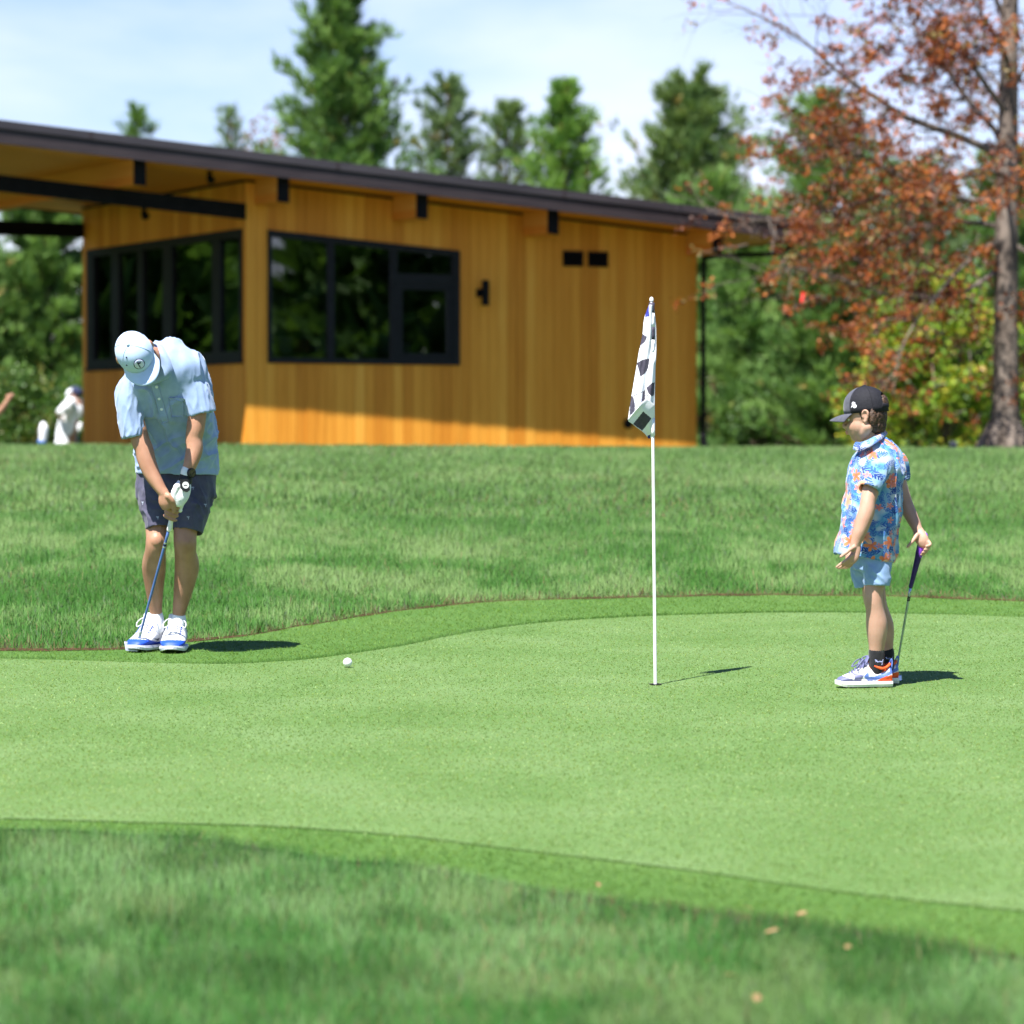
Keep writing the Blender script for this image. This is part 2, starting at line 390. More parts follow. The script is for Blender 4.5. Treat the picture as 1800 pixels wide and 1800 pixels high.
def rough_zone(name, n, y0, y1, hmean, wmean, power, seed, near=False, margin=1.18, extra=.35):
    r = np.random.default_rng(seed); x, y = scatter(n, y0, y1, power, margin, extra)
    e = (y_near(x)-y) if near else (y-y_far(x)); k = e > .015; x, y, e = x[k], y[k], e[k]
    edge = np.clip(1-e/.22, 0, 1)
    keep = r.uniform(0, 1, len(x)) > .15*edge; x, y, e, edge = x[keep], y[keep], e[keep], edge[keep]
    tuft = fbm(x*2.2, y*1.5, seed=51)
    h = hmean*(.55+.9*tuft)*r.uniform(.65, 1.3, len(x))*(1-.45*edge); w = wmean*r.uniform(.7, 1.3, len(x))
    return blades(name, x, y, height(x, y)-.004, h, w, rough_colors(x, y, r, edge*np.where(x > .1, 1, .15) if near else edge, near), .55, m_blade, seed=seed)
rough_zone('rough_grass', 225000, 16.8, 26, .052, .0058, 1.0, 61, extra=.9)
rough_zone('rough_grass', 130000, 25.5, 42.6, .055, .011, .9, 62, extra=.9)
rough_zone('rough_grass', 165000, 6.9, 11.6, .046, .0034, 1.0, 63, near=True, margin=1.2, extra=.8)
# the short turf of the green and its collar
def short_zone(name, n, y0, y1, test, h, w, cols, seed, dz, power=1.0, painted_glint=.14):
    r = np.random.default_rng(seed); x, y = scatter(n, y0, y1, power, 1.08, .6); k = test(x, y); x, y = x[k], y[k]
    p = fbm(x*3, y*1.5, seed=seed)*.6+fbm(x*.9, y*.5, seed=seed+1)*.6
    kk = np.clip((p-.6)*1.2+.45+r.normal(0, .42, len(x)), 0, 1)[:, None]; a, b = np.array(cols[0]), np.array(cols[1])
    return blades(name, x, y, zplane(y)+dz, h*r.uniform(.5, 1.3, len(x)), w*r.uniform(.7, 1.3, len(x)), (a+(b-a)*kk)*np.where(r.uniform(0, 1, (len(x), 1)) < painted_glint, 1.6, 1.0), .9, m_short, taper=0, seed=seed, flat=1.7)  # a share of the blades is coloured brighter to paint in glints
short_zone('green_grass', 350000, 8.3, 20.4, lambda x, y: (y < y_gfar(x)-.01) & (y > y_gnear(x)+.01+rng.normal(0, .06, len(x))), .0062, .0060, ((.092, .176, .040), (.262, .345, .150)), 71, .003)
short_zone('collar_grass', 240000, 8.2, 20.8, lambda x, y: ((y < y_far(x)-.01) & (y > y_gfar(x))) | ((y > y_near(x)+.01) & (y < y_gnear(x)-.03+rng.normal(0, .07, len(x)))), .011, .0045, ((.060, .140, .022), (.165, .265, .072)), 72, 0.0)
# thicker lip of collar grass where it meets the green
def lip(c, n, seed, up_):
    r = np.random.default_rng(seed); i = r.uniform(0, len(c)-1.001, n); k = i.astype(int); t = (i-k)[:, None]; p = c[k]*(1-t)+c[k+1]*t
    x = p[:, 0]+r.normal(0, .006, n); y = p[:, 1]+np.abs(r.normal(0, .05, n))*up_
    kk = r.uniform(0, 1, (n, 1)); a, b = np.array([.045, .125, .018]), np.array([.12, .23, .05])
    blades('collar_grass', x, y, zplane(y), r.uniform(.010, .020, n), r.uniform(.004, .006, n), a+(b-a)*kk, .8, m_short, taper=0, seed=seed)
lip(cGF, 9000, 81, 1)
# ================================================================== CLUBHOUSE
# local frame: x along the front wall (to the right and away), y into the building, z up from its floor
YAW = math.radians(28); Z0 = 0.98; WL = 7.09; WD = 6.15
CORNER = Vector((-3.5803, 46.0084, Z0))
club = thing('clubhouse', 'low timber clad clubhouse with sloping dark roof and black framed windows behind the lawn', 'building', CORNER, YAW)
def soff(u): return 4.640 - .0745*u - Z0            # underside of the roof
def fasc(u): return 4.618 - .0737*u - Z0            # lower edge of the fascia
def part(name, vf, m, parent=club, smooth=False, midx=None): return link_mesh(name, vf[0], vf[1], m, parent, smooth=smooth, midx=midx)
def join(*vfs):
    s = Solid()
    for q in vfs: s.add(q)
    return s.V, s.F
def slope_box(u0, u1, y0, y1, zb, zt):
    """box whose bottom and top follow functions of u"""
    return hexa([(u0,y0,zb(u0)),(u1,y0,zb(u1)),(u1,y1,zb(u1)),(u0,y1,zb(u0)),(u0,y0,zt(u0)),(u1,y0,zt(u1)),(u1,y1,zt(u1)),(u0,y1,zt(u0))])

def wood_mat(name, stops, axis='z', rough=.55, rand=.46):
    m = mat(name, rough=rough, spec=.25); t = N(m, 'ShaderNodeTexCoord'); oi = N(m, 'ShaderNodeObjectInfo')
    mp_ = N(m, 'ShaderNodeMapping'); mp_.inputs['Scale'].default_value = {'z': (26, 26, 1.1), 'y': (26, 1.1, 26), 'x': (1.1, 26, 26)}[axis]
    off = N(m, 'ShaderNodeMath', operation='MULTIPLY'); off.inputs[1].default_value = 40; L(m, oi.outputs['Random'], off.inputs[0])
    ad = N(m, 'ShaderNodeVectorMath', operation='ADD'); L(m, t.outputs['Object'], mp_.inputs['Vector']); L(m, mp_.outputs['Vector'], ad.inputs[0]); L(m, off.outputs[0], ad.inputs[1])
    n = N(m, 'ShaderNodeTexNoise'); n.inputs['Scale'].default_value = 1; n.inputs['Detail'].default_value = 5; n.inputs['Distortion'].default_value = .6
    L(m, ad.outputs[0], n.inputs['Vector'])
    a = N(m, 'ShaderNodeMath', operation='MULTIPLY_ADD'); a.inputs[1].default_value = rand; L(m, oi.outputs['Random'], a.inputs[0])
    b = N(m, 'ShaderNodeMath', operation='MULTIPLY'); b.inputs[1].default_value = 1-rand; L(m, n.outputs['Fac'], b.inputs[0]); L(m, b.outputs[0], a.inputs[2])
    L(m, ramp(m, a.outputs[0], stops), BS(m).inputs['Base Color'])
    bp = N(m, 'ShaderNodeBump'); bp.inputs['Strength'].default_value = .25; bp.inputs['Distance'].default_value = .004
    L(m, n.outputs['Fac'], bp.inputs['Height']); L(m, bp.outputs['Normal'], BS(m).inputs['Normal'])
    return m
CEDAR = [(.05, (.50, .160, .013)), (.38, (.66, .250, .025)), (.62, (.77, .325, .039)), (.95, (.88, .45, .075))]
m_plank = wood_mat('cedar_plank', CEDAR, 'z')
m_soffit = wood_mat('cedar_soffit', [(.2, (.56, .165, .018)), (.8, (.74, .27, .04))], 'x', rand=.0)
m_glulam = wood_mat('glulam', [(.2, (.58, .215, .035)), (.8, (.76, .34, .07))], 'y', rand=.2)
m_black = noisy(mat('black_steel', (.008,.008,.009), .6, .12), (.003,.003,.004), (.006,.006,.007), 6)
m_frame = noisy(mat('black_window_frame', (.01,.011,.014), .5, .22), (.006,.007,.009), (.010,.011,.014), 9)
m_fascia = noisy(mat('brown_fascia', rough=.5, spec=.35), (.028,.020,.023), (.044,.033,.036), 3, stretch=(.6, 6, 6))
m_flash = noisy(mat('roof_flashing', rough=.38, spec=.5), (.034,.029,.034), (.054,.046,.052), 2, stretch=(.5, 5, 5))
m_found = noisy(mat('dark_foundation', rough=.9), (.02,.018,.018), (.045,.04,.038), 8)
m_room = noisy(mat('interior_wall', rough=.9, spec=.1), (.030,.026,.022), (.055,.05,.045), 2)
def glass_mat(name, tint, ior):
    m = mat(name); nt = m.node_tree; nt.nodes.remove(BS(m))
    tr = N(m, 'ShaderNodeBsdfTransparent'); tr.inputs['Color'].default_value = (*tint, 1)
    gl = N(m, 'ShaderNodeBsdfGlossy'); gl.inputs['Roughness'].default_value = .01; gl.inputs['Color'].default_value = (.95, .97, 1, 1)
    fr = N(m, 'ShaderNodeFresnel'); fr.inputs['IOR'].default_value = ior
    ms = N(m, 'ShaderNodeMixShader'); L(m, fr.outputs[0], ms.inputs[0]); L(m, tr.outputs[0], ms.inputs[1]); L(m, gl.outputs[0], ms.inputs[2])
    L(m, ms.outputs[0], nt.nodes['Material Output'].inputs['Surface']); return m
m_glass = glass_mat('window_glass', (.45, .48, .47), 1.95)

# ---- walls and their planks
FWIN = (.314, 3.222, 2.174-Z0, lambda u: 3.970-Z0 - .0712*(u-.314))
LWIN = (.104, 5.905, 2.215-Z0, 3.985-Z0)
HB = .06                                            # planks start above the foundation
# front wall: backing boards round the window, then planks
u0, u1, zs, zt = FWIN
bk = lambda a, b, lo, hi: slope_box(a, b, .026, .14, lo, hi)
cst = lambda v: (lambda u: v)
wall_f = part('wall', join(bk(.03, u0, cst(0), soff), bk(u0, u1, cst(0), cst(zs)), bk(u0, u1, zt, soff), bk(u1, WL-.03, cst(0), soff)), m_plank)
wall_l = part('wall', join(box_vf(.026, .14, .145, LWIN[0]+.045, 0, soff(0)), box_vf(.026, .14, LWIN[0]+.045, LWIN[1]-.01, 0, LWIN[2]), box_vf(.026, .14, LWIN[0]+.045, LWIN[1]-.01, LWIN[3], soff(.14)),
                           box_vf(.026, .14, LWIN[1]-.01, WD, 0, soff(.14))), m_plank)
wall_b = part('wall', slope_box(.145, WL-.15, WD-.12, WD, cst(0), soff), m_plank)
wall_r = part('wall', box_vf(WL-.145, WL-.028, .145, WD, 0, soff(WL)), m_plank)
def slab(name, vf, parent):
    """plank with softened long edges"""
    o = part(name, vf, m_plank, parent); bm = bmesh.new(); bm.from_mesh(o.data)
    bmesh.ops.recalc_face_normals(bm, faces=bm.faces)
    bm.to_mesh(o.data); bm.free(); return o
rp = random.Random(5)
PW = .1475; GAP = .006; nP = 48
for i in range(nP):
    a, b = i*PW, min((i+1)*PW-GAP, WL)
    pr = rp.uniform(-.004, .003)
    cuts = sorted({a, b} | {c for c in (u0, u1) if a < c < b})
    for p, q in zip(cuts[:-1], cuts[1:]):
        mid = (p+q)/2
        if q-p < .012: continue
        if u0 < mid < u1:
            slab('plank', slope_box(p, q, pr, .022, cst(HB), cst(zs-.002)), wall_f)
            slab('plank', slope_box(p, q, pr, .022, lambda u: zt(u)+.002, lambda u: soff(u)-.035), wall_f)
        else: slab('plank', slope_box(p, q, pr, .022, cst(HB), lambda u: soff(u)-.035), wall_f)
for i in range(42):
    a, b = i*PW + .024, min((i+1)*PW-GAP+.024, WD); pr = rp.uniform(-.004, .003)
    if a > WD: break
    cuts = sorted({a, b} | {c for c in LWIN[:2] if a < c < b})
    for p, q in zip(cuts[:-1], cuts[1:]):
        if q-p < .012: continue
        if LWIN[0] < (p+q)/2 < LWIN[1]:
            slab('plank', box_vf(pr, .022, p, q, HB, LWIN[2]-.002), wall_l); slab('plank', box_vf(pr, .022, p, q, LWIN[3]+.002, soff(0)-.035), wall_l)
        else: slab('plank', box_vf(pr, .022, p, q, HB, soff(0)-.035), wall_l)
part('foundation', join(box_vf(.012, WL-.012, .012, WD, -.5, HB-.006)), m_found)
part('trim', join(slope_box(.02, WL, -.014, .018, lambda u: soff(u)-.034, lambda u: soff(u)-.004), box_vf(-.014, .018, .03, WD, soff(0)-.034, soff(0)-.006)), m_black)

# ---- windows
def bar_f(a, b, lo, hi, y0=-.03, y1=.06): return slope_box(a, b, y0, y1, lo if callable(lo) else cst(lo), hi if callable(hi) else cst(hi))
fb = .055
win = part('window', join(bar_f(u0, u0+fb, zs, zt), bar_f(u1-.10, u1, zs, zt), bar_f(u0+fb, u1-.10, zs, zs+.075), bar_f(u0+fb, u1-.10, lambda u: zt(u)-.085, zt)), m_frame)
part('mullion', bar_f(1.215, 1.305, zs+.075, lambda u: zt(u)-.085, -.022, .055), m_frame, win)
part('mullion', bar_f(2.165, 2.262, zs+.075, lambda u: zt(u)-.085, -.022, .055), m_frame, win)
zm = 3.30-Z0
part('transom', bar_f(2.262, u1-.10, zm, zm+.13, -.022, .055), m_frame, win)
part('sash', join(bar_f(2.264, 2.345, zs+.077, zm-.002, -.012, .05), bar_f(u1-.185, u1-.102, zs+.077, zm-.002, -.012, .05), bar_f(2.347, u1-.187, zs+.077, zs+.16, -.012, .05), bar_f(2.347, u1-.187, zm-.09, zm-.002, -.012, .05)), m_frame, win)
for a, b, lo, hi in ((u0+fb, 1.215, cst(zs+.075), lambda u: zt(u)-.085), (1.305, 2.165, cst(zs+.075), lambda u: zt(u)-.085), (2.262, u1-.10, cst(zm+.13), lambda u: zt(u)-.085), (2.345, u1-.185, cst(zs+.16), cst(zm-.09))):
    part('pane', slope_box(a, b, .018, .026, lo, hi), m_glass, win)
v0, v1, lz0, lz1 = LWIN
def bar_l(a, b, lo, hi, x0=-.03, x1=.06): return box_vf(x0, x1, a, b, lo, hi)
winl = part('window', join(bar_l(v0, v0+.07, lz0, lz1), bar_l(v1-.28, v1, lz0, lz1), bar_l(v0+.07, v1-.28, lz0, lz0+.12), bar_l(v0+.07, v1-.28, lz1-.11, lz1)), m_frame)
mulls = [(.84, 1.17), (2.55, 2.95), (3.70, 3.90), (4.35, 5.15)]
mulls = [(.85, 1.13), (2.58, 2.92), (3.68, 3.88), (4.62, 4.92)]
for a, b in mulls: part('mullion', bar_l(a, b, lz0+.12, lz1-.11, -.02, .055), m_frame, winl)
es = [v0+.07] + [e for m_ in mulls for e in m_] + [v1-.28]
for a, b in zip(es[::2], es[1::2]): part('pane', box_vf(.02, .028, a, b, lz0+.12, lz1-.11), m_glass, winl)
part('sill', box_vf(-.055, -.004, v0-.02, v1+.02, lz0-.045, lz0-.003), m_frame, winl)
# rooms behind the glass
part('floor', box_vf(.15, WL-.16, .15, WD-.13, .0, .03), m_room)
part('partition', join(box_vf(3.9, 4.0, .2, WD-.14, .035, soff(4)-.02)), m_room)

# ---- roof
U0, U1, Y0, Y1 = -6.2, 8.46, -.915, WD+1.05
roof = part('roof', slope_box(U0, U1, Y0+.05, Y1, lambda u: soff(u)+.03, lambda u: fasc(u)+.285), m_flash)
part('soffit', slope_box(U0+.03, U1-.03, Y0+.035, Y1-.03, lambda u: soff(u)+.002, lambda u: soff(u)+.027), m_soffit, roof)
part('fascia', join(slope_box(U0, U1, Y0, Y0+.032, fasc, lambda u: fasc(u)+.168), slope_box(U1-.03, U1, Y0+.034, Y1, fasc, lambda u: fasc(u)+.168), slope_box(U0, U1-.034, Y1, Y1+.03, fasc, lambda u: fasc(u)+.168)), m_fascia, roof)
part('roof_edge', join(slope_box(U0, U1, Y0-.022, Y0+.048, lambda u: fasc(u)+.190, lambda u: fasc(u)+.297), slope_box(U1+.002, U1+.03, Y0, Y1, lambda u: fasc(u)+.190, lambda u: fasc(u)+.297)), m_flash, roof)
for uj in (-2.6, .9, 4.35, 7.6):      # lapped joints of the metal edge
    part('edge_joint', slope_box(uj, uj+.05, Y0-.026, Y0-.0225, lambda u: fasc(u)+.195, lambda u: fasc(u)+.296), m_fascia, roof)
V_, F_ = tube([(4.6, 2.2, soff(4.6)+.27), (4.6, 2.2, soff(4.6)+.62)], [.035, .035], 12, 2, ref=(1, 0, 0), round_ends=False)
m_white = noisy(mat('white_paint', rough=.45), (.74,.74,.72), (.82,.82,.80), 12)
part('vent_pipe', (V_, F_), m_white, roof, True)
for uc in (-5.95, -3.89, -1.83, .21, 2.27, 4.30, 6.965):
    bz = lambda u: soff(u)-.325
    bmo = part('beam', slope_box(uc-.083, uc+.083, -.745, (-.02 if uc > 0 else Y1-.25), bz, lambda u: soff(u)+.0), m_glulam)
    part('end_cap', slope_box(uc-.086, uc+.086, -.76, -.7465, lambda u: soff(u)-.333, lambda u: soff(u)-.004), m_black, bmo)
    part('lower_lamination', slope_box(uc-.0845, uc+.0845, -.744, (-.021 if uc > 0 else Y1-.26), lambda u: soff(u)-.328, lambda u: soff(u)-.215), m_soffit, bmo)
part('steel_beam', slope_box(U0+.3, -.022, -.05, .06, lambda u: soff(u)-.54, lambda u: soff(u)-.331), m_black)
part('steel_beam', slope_box(U0+.3, -.022, WD-.12, WD+.0, cst(4.18-Z0), cst(4.395-Z0)), m_black)
for yy in (0, WD-.06): part('steel_post', box_vf(-5.88, -5.76, yy-.05, yy+.06, 0, soff(-5.9)-.54), m_black)
# ---- small fittings
def pipe(pts, r, n=4): return tube(pts, [r]*len(pts), 12, n, ref=(.3, .9, .2), round_ends=False)
ds = part('downspout', pipe([(8.36, -.55, soff(8.3)-.02), (8.33, -.50, soff(8.3)-.12), (8.22, -.40, 3.86-Z0), (8.02, -.32, 3.825-Z0), (7.3, -.10, 3.79-Z0), (7.17, -.06, 3.74-Z0), (7.155, -.055, 3.55-Z0), (7.155, -.055, .02)], .036), m_black, smooth=True)
part('pipe_shoe', pipe([(7.155, -.056, .25), (7.16, -.06, .12), (7.22, -.10, -.05)], .052), m_black, ds, True)
for a in (4.865, 5.271):
    vv = part('vent', join(box_vf(a, a+.32, -.03, -.006, 3.593-Z0, 3.612-Z0), box_vf(a, a+.32, -.03, -.006, 3.79-Z0, 3.81-Z0), box_vf(a, a+.02, -.03, -.006, 3.6125-Z0, 3.7895-Z0), box_vf(a+.30, a+.32, -.03, -.006, 3.6125-Z0, 3.7895-Z0), box_vf(a+.0205, a+.2995, -.010, -.006, 3.613-Z0, 3.789-Z0)), m_black)
    for k in range(5):
        zz = 3.622-Z0+k*.034
        part('louvre', hexa([(a+.021,-.028,zz),(a+.299,-.028,zz),(a+.299,-.012,zz+.018),(a+.021,-.012,zz+.018),(a+.021,-.026,zz+.004),(a+.299,-.026,zz+.004),(a+.299,-.011,zz+.022),(a+.021,-.011,zz+.022)]), m_black, vv)
lampu = 3.56
wl_ = part('wall_lamp', tube([(lampu+.02, -.11, 3.01-Z0), (lampu+.02, -.11, 3.36-Z0)], [.052, .052], 16, 2, ref=(1, 0, 0), round_ends=False), m_black, smooth=False)
part('bracket', join(box_vf(lampu-.075, lampu+.045, -.03, -.006, 3.13-Z0, 3.24-Z0), box_vf(lampu-.01, lampu+.05, -.07, -.0305, 3.15-Z0, 3.22-Z0)), m_black, wl_)
part('socket_cover', join(tube([(5.93, -.006, 1.37-Z0), (5.93, -.05, 1.37-Z0)], [.075, .06], 14, 2, ref=(0, 0, 1), round_ends=False)), m_black, smooth=False)
def spotlight(u, v, z):
    s = part('spotlight', tube([(u, v, z), (u, v-.01, z-.05), (u+.01, v-.05, z-.11)], [.02, .045, .055], 12, 3, ref=(1, 0, 0), round_ends=False), m_black, smooth=True)
    part('mounting', box_vf(u-.03, u+.03, v-.03, v+.03, z, z+.03), m_black, s)
spotlight(-.72, -.45, soff(-.72)-.03)
spotlight(-1.15, .8, soff(-1.15)-.48)
part('recessed_lamp', tube([(-3.9+.6, .9, soff(-3.3)+.001), (-3.3, .9, soff(-3.3)-.012)], [.11, .11], 18, 1, ref=(1, 0, 0), round_ends=False), m_black)

# ---- goods on show behind the front window, dim inside
shop = thing('display_table', 'dark display table with folded goods dimly visible behind the front window', 'table', CORNER, YAW)
m_tab = noisy(mat('dark_table', rough=.6), (.03,.022,.016), (.06,.045,.03), 8)
link_mesh('tabletop', *box_vf(.5, 3.0, .75, 1.45, 1.30, 1.36), m_tab, shop)
for a, b in ((.55, .8), (2.9, .8), (.55, 1.38), (2.9, 1.38)): link_mesh('leg', *box_vf(a, a+.06, b, b+.06, .035, 1.299), m_tab, shop)
rg_ = random.Random(3)
pal = [(.10,.20,.55), (.60,.60,.62), (.55,.06,.08), (.45,.48,.55), (.08,.30,.22), (.55,.45,.12), (.12,.25,.60)]
for i in range(9):
    c = pal[i % 7]; mm_ = noisy(mat('goods_cloth', rough=.8), tuple(.8*q for q in c), c, 9); a = .58+i*.26; h_ = rg_.uniform(.10, .34)
    link_mesh('folded_goods', *box_vf(a, a+.21, .80, 1.10, 1.361, 1.361+h_), mm_, shop)
m_sign = noisy(mat('shop_board', rough=.7), (.30,.32,.33), (.40,.42,.42), 4)
part('wall_board', box_vf(.8, 1.75, 2.6, 2.63, 1.7, 2.3), m_sign); part('wall_board', box_vf(2.0, 2.9, 2.6, 2.63, 1.5, 1.75), m_sign)
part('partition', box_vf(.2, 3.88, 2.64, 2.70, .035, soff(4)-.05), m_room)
# ================================================================== TREES
m_needle = attr_mat('pine_needle', .55, .25, .32)
m_leaf = attr_mat('broad_leaf', .45, .35, .40)
def bark_mat(name, c1, c2, sc=9):
    return noisy(mat(name, rough=.9, spec=.1), c1, c2, sc, 8, .3, .7, stretch=(1, 1, .22), bump=.9, bdist=.03)
m_bark_pine = bark_mat('pine_bark', (.045, .028, .018), (.16, .10, .065))
m_bark_beech = bark_mat('grey_bark', (.075, .058, .048), (.22, .18, .15), 7)
m_bark_shrub = bark_mat('shrub_bark', (.05, .04, .025), (.13, .10, .07), 12)

def tri_needles(pos, dirs, per, length, width, cone, r):
    """star of narrow needle blades at every tuft"""
    n = len(pos); p = np.repeat(pos, per, 0); d = np.repeat(dirs, per, 0)
    d = d + r.normal(0, cone, d.shape); d /= np.linalg.norm(d, axis=1)[:, None]
    s = np.cross(d, r.normal(0, 1, d.shape)); s /= np.linalg.norm(s, axis=1)[:, None]
    ln = length*r.uniform(.6, 1.2, (n*per, 1)); w = width*r.uniform(.7, 1.3, (n*per, 1))
    V = np.stack([p - s*w, p + s*w, p + d*ln], 1)
    return V.reshape(-1, 3), np.arange(n*per*3).reshape(-1, 3)
def leaf_quads(pos, size, r, droop=0.0):
    """folded diamond leaves, random attitude"""
    n = len(pos); d = r.normal(0, 1, (n, 3)); d[:, 2] -= droop; d /= np.linalg.norm(d, axis=1)[:, None]
    s = np.cross(d, r.normal(0, 1, (n, 3))); s /= np.linalg.norm(s, axis=1)[:, None]; u = np.cross(s, d)
    ln = size*r.uniform(.6, 1.35, (n, 1)); w = ln*.38
    V = np.stack([pos, pos+d*ln*.5+s*w+u*w*.25, pos+d*ln, pos+d*ln*.5-s*w+u*w*.25], 1)
    return V.reshape(-1, 3), np.arange(n*4).reshape(-1, 4)
def branch_mesh(segs):
    """segs: list of (points, radii)"""
    s = Solid()
    for p, rr in segs: s.add(tube(p, rr, *((6, 2) if rr[0] > .012 else (4, 1)), ref=(.2, .3, .9), round_ends=False))
    return s
def conifer(px, d, top_px, halfw_px, label, seed, zbase=None, tufts=1500, shape=.85, clear=.0, tone=0, up=.35, needle=.30, lumps=1.0, base_px=None, name='pine_tree', group='conifers behind the clubhouse', lean=0, bottom=0.03):
    """tapered trunk, whorled limbs that bend up at their ends, needle tufts along them"""
    r = np.random.default_rng(seed); rr = random.Random(seed)
    foot = P(px, 780, d); zb = height1(foot.x, foot.y) if zbase is None else zbase
    base = Vector((foot.x, foot.y, zb)); H = P(px, top_px, d).z - zb; R = halfw_px*d/F_PX
    t = thing(name, label, 'tree', base, 0, group)
    r0 = .016*H+.03
    tp = [(0, 0, -.2), (.01*H, 0, H*.3), (lean*H*.5, .01*H, H*.6), (lean*H, 0, H*.98)]
    link_mesh('trunk', *[q for q in tube([np.array(q) for q in tp], [r0*1.15, r0*.8, r0*.5, r0*.12], 9, 4, ref=(1, 0, 0), round_ends=False)], m_bark_pine, t, smooth=True)
    tpts, _ = catmull(tp, [0]*4, 8); tz = np.array([q[2] for q in tpts]); tx = np.array([q[0] for q in tpts]); ty = np.array([q[1] for q in tpts])
    segs = []; pos = []; dirs = []; shade = []; hidden = 200 < px < 1230 and d > 88
    nl = int(30+H*3.4); z = bottom*H + clear*H
    zs_ = np.linspace(bottom+clear, .985, nl)
    for q in zs_:
        zc = q*H; rad = R*np.clip((1-q)/(1-.0), 0, 1)**shape*(1-.25*np.clip((.16-q)/.16, 0, 1)) + .035*R
        nb = 4 if q < .9 else 3
        a0 = rr.uniform(0, 2*PI)
        for k in range(nb):
            a = a0 + 2*PI*k/nb + rr.uniform(-.4, .4); ln = rad*rr.uniform(.48, 1.16)*(1-.25*lumps*rr.random()**2)
            o = np.array([np.interp(zc, tz, tx), np.interp(zc, tz, ty), zc]); h = np.array([math.cos(a), math.sin(a), 0])
            tilt = up*rr.uniform(.4, 1.3)*(q*1.2+.15) - .18*(1-q)
            e1 = o + h*ln*.55 + np.array([0, 0, ln*.5*tilt-.04*ln]); e2 = o + h*ln + np.array([0, 0, ln*tilt+.10*ln])
            segs.append(([o, e1, e2], [r0*.28*(1-q)+.008, r0*.16*(1-q)+.006, .004]))
            nt = max(2, int(tufts/(nl*nb)*(.35+1.3*ln/R)*(.45+1.1*q)*2.6*rr.uniform(.6, 1.35)))
            if hidden and q < .40: nt = max(1, nt//5)     # the clubhouse stands in front of this part
            clump = rr.uniform(-.3, .3)
            for j in range(nt):
                f = rr.random()**.62; f = .22+.8*f
                c = (o*(1-f)+e1*f*2*(1-f)+e2*f*f)/((1-f)+2*f*(1-f)+f*f) if f < 1 else e2
                sp = (.05+.15*f)*ln*.75 + .03
                off = np.array([rr.gauss(0, 1), rr.gauss(0, 1), rr.gauss(0, .55)])*sp*.55
                pos.append(c+off); dd = h*.55 + off/(sp+1e-6)*.25 + np.array([0, 0, .95]); dirs.append(dd/np.linalg.norm(dd)); shade.append(clump+rr.gauss(0, .22))
    b = branch_mesh(segs); link_mesh('limbs', b.V, b.F, m_bark_pine, t)
    tl = needle*.95
    per = 9
    V, Fc = tri_needles(np.array(pos), np.array(dirs), per, tl, tl*.060, .36, r)
    o = link_mesh('crown', V, Fc, m_needle, t)
    tones = [((.034, .078, .019), (.112, .182, .048)), ((.042, .076, .030), (.115, .165, .072)), ((.042, .100, .020), (.135, .215, .048)), ((.036, .074, .024), (.110, .155, .050))][tone]
    k = np.clip(.5+np.array(shade)*1.1, 0, 1)[:, None]; c = np.array(tones[0])*(1-k)+np.array(tones[1])*k
    old = (r.uniform(0, 1, len(c)) < .012)[:, None]; c = np.where(old, np.array((.19, .15, .05)), c)
    set_col(o, np.repeat(c, per*3, 0)*r.uniform(.8, 1.2, (len(c)*per*3, 1))*1.95)
    return t
conifer(600, 98, -16, 300, 'tall bright green pine rising highest over the clubhouse roof', 1, tufts=4200, shape=0.8, tone=0, needle=.42, up=.75, lumps=1.3, base_px=790)
conifer(243, 100, 190, 185, 'narrow dark conifer tip poking over the left end of the roof', 2, tufts=700, shape=0.8, tone=0, needle=.36)
conifer(405, 104, 192, 185, 'thin sparse conifer top left of the reddish treetop over the roof', 3, tufts=300, shape=.8, tone=1, needle=.40, up=.5)
conifer(787, 102, 142, 275, 'open grey green conifer just right of the tall pine', 4, tufts=1300, shape=0.85, tone=1, needle=.40, up=.6, lumps=2)
conifer(893, 106, 186, 250, 'sparse ragged conifer with sky showing through behind the roof middle', 5, tufts=900, shape=0.7, tone=3, needle=.42, up=.5, lumps=2)
conifer(994, 92, 148, 215, 'slim bright green pine above the middle of the roof slope', 6, tufts=2000, shape=0.8, tone=2, needle=.36, up=.7)
conifer(1215, 96, 156, 245, 'broad grey green conifer with a rounded top right of the slim pine', 7, tufts=3000, shape=0.55, tone=3, needle=.40, up=.7, lumps=1.6)
conifer(1448, 84, 168, 285, 'tall green conifer directly behind the copper leaved tree', 8, tufts=2600, shape=0.75, tone=0, needle=.36, up=.6)
conifer(1335, 70, 395, 150, 'dense bushy pine reaching the ground beside the clubhouse downspout', 9, tufts=3000, shape=0.5, tone=0, needle=.30, up=.8, bottom=.01)
conifer(1250, 78, 330, 150, 'shaded conifer half hidden behind the clubhouse corner', 10, tufts=1900, shape=.45, tone=0, needle=.32, up=.7)
conifer(1468, 66, 430, 150, 'dark green pine behind the boy at the edge of the yellow bush', 11, tufts=2600, shape=.4, tone=0, needle=.28, up=.8, bottom=.01)
conifer(1610, 90, 300, 190, 'tall conifer in the gap between copper tree crown and trunk', 12, tufts=2300, shape=.5, tone=1, needle=.36, up=.6)
conifer(1770, 84, 270, 170, 'conifer standing directly behind the grey trunk at the right', 13, tufts=1900, shape=.5, tone=0, needle=.34, up=.6)
conifer(82, 76, 350, 160, 'full green conifer seen under the roof at the left', 14, tufts=3200, shape=.42, tone=0, needle=.32, up=.7, bottom=.01)
conifer(8, 90, 470, 150, 'lower conifer at the left frame edge with pale sky above', 15, tufts=1600, shape=.5, tone=2, needle=.34, up=.6, bottom=.01)
conifer(-120, 74, 330, 190, 'big conifer just outside the left frame edge', 16, tufts=1800, shape=.5, tone=0, needle=.32, up=.6, bottom=.01)

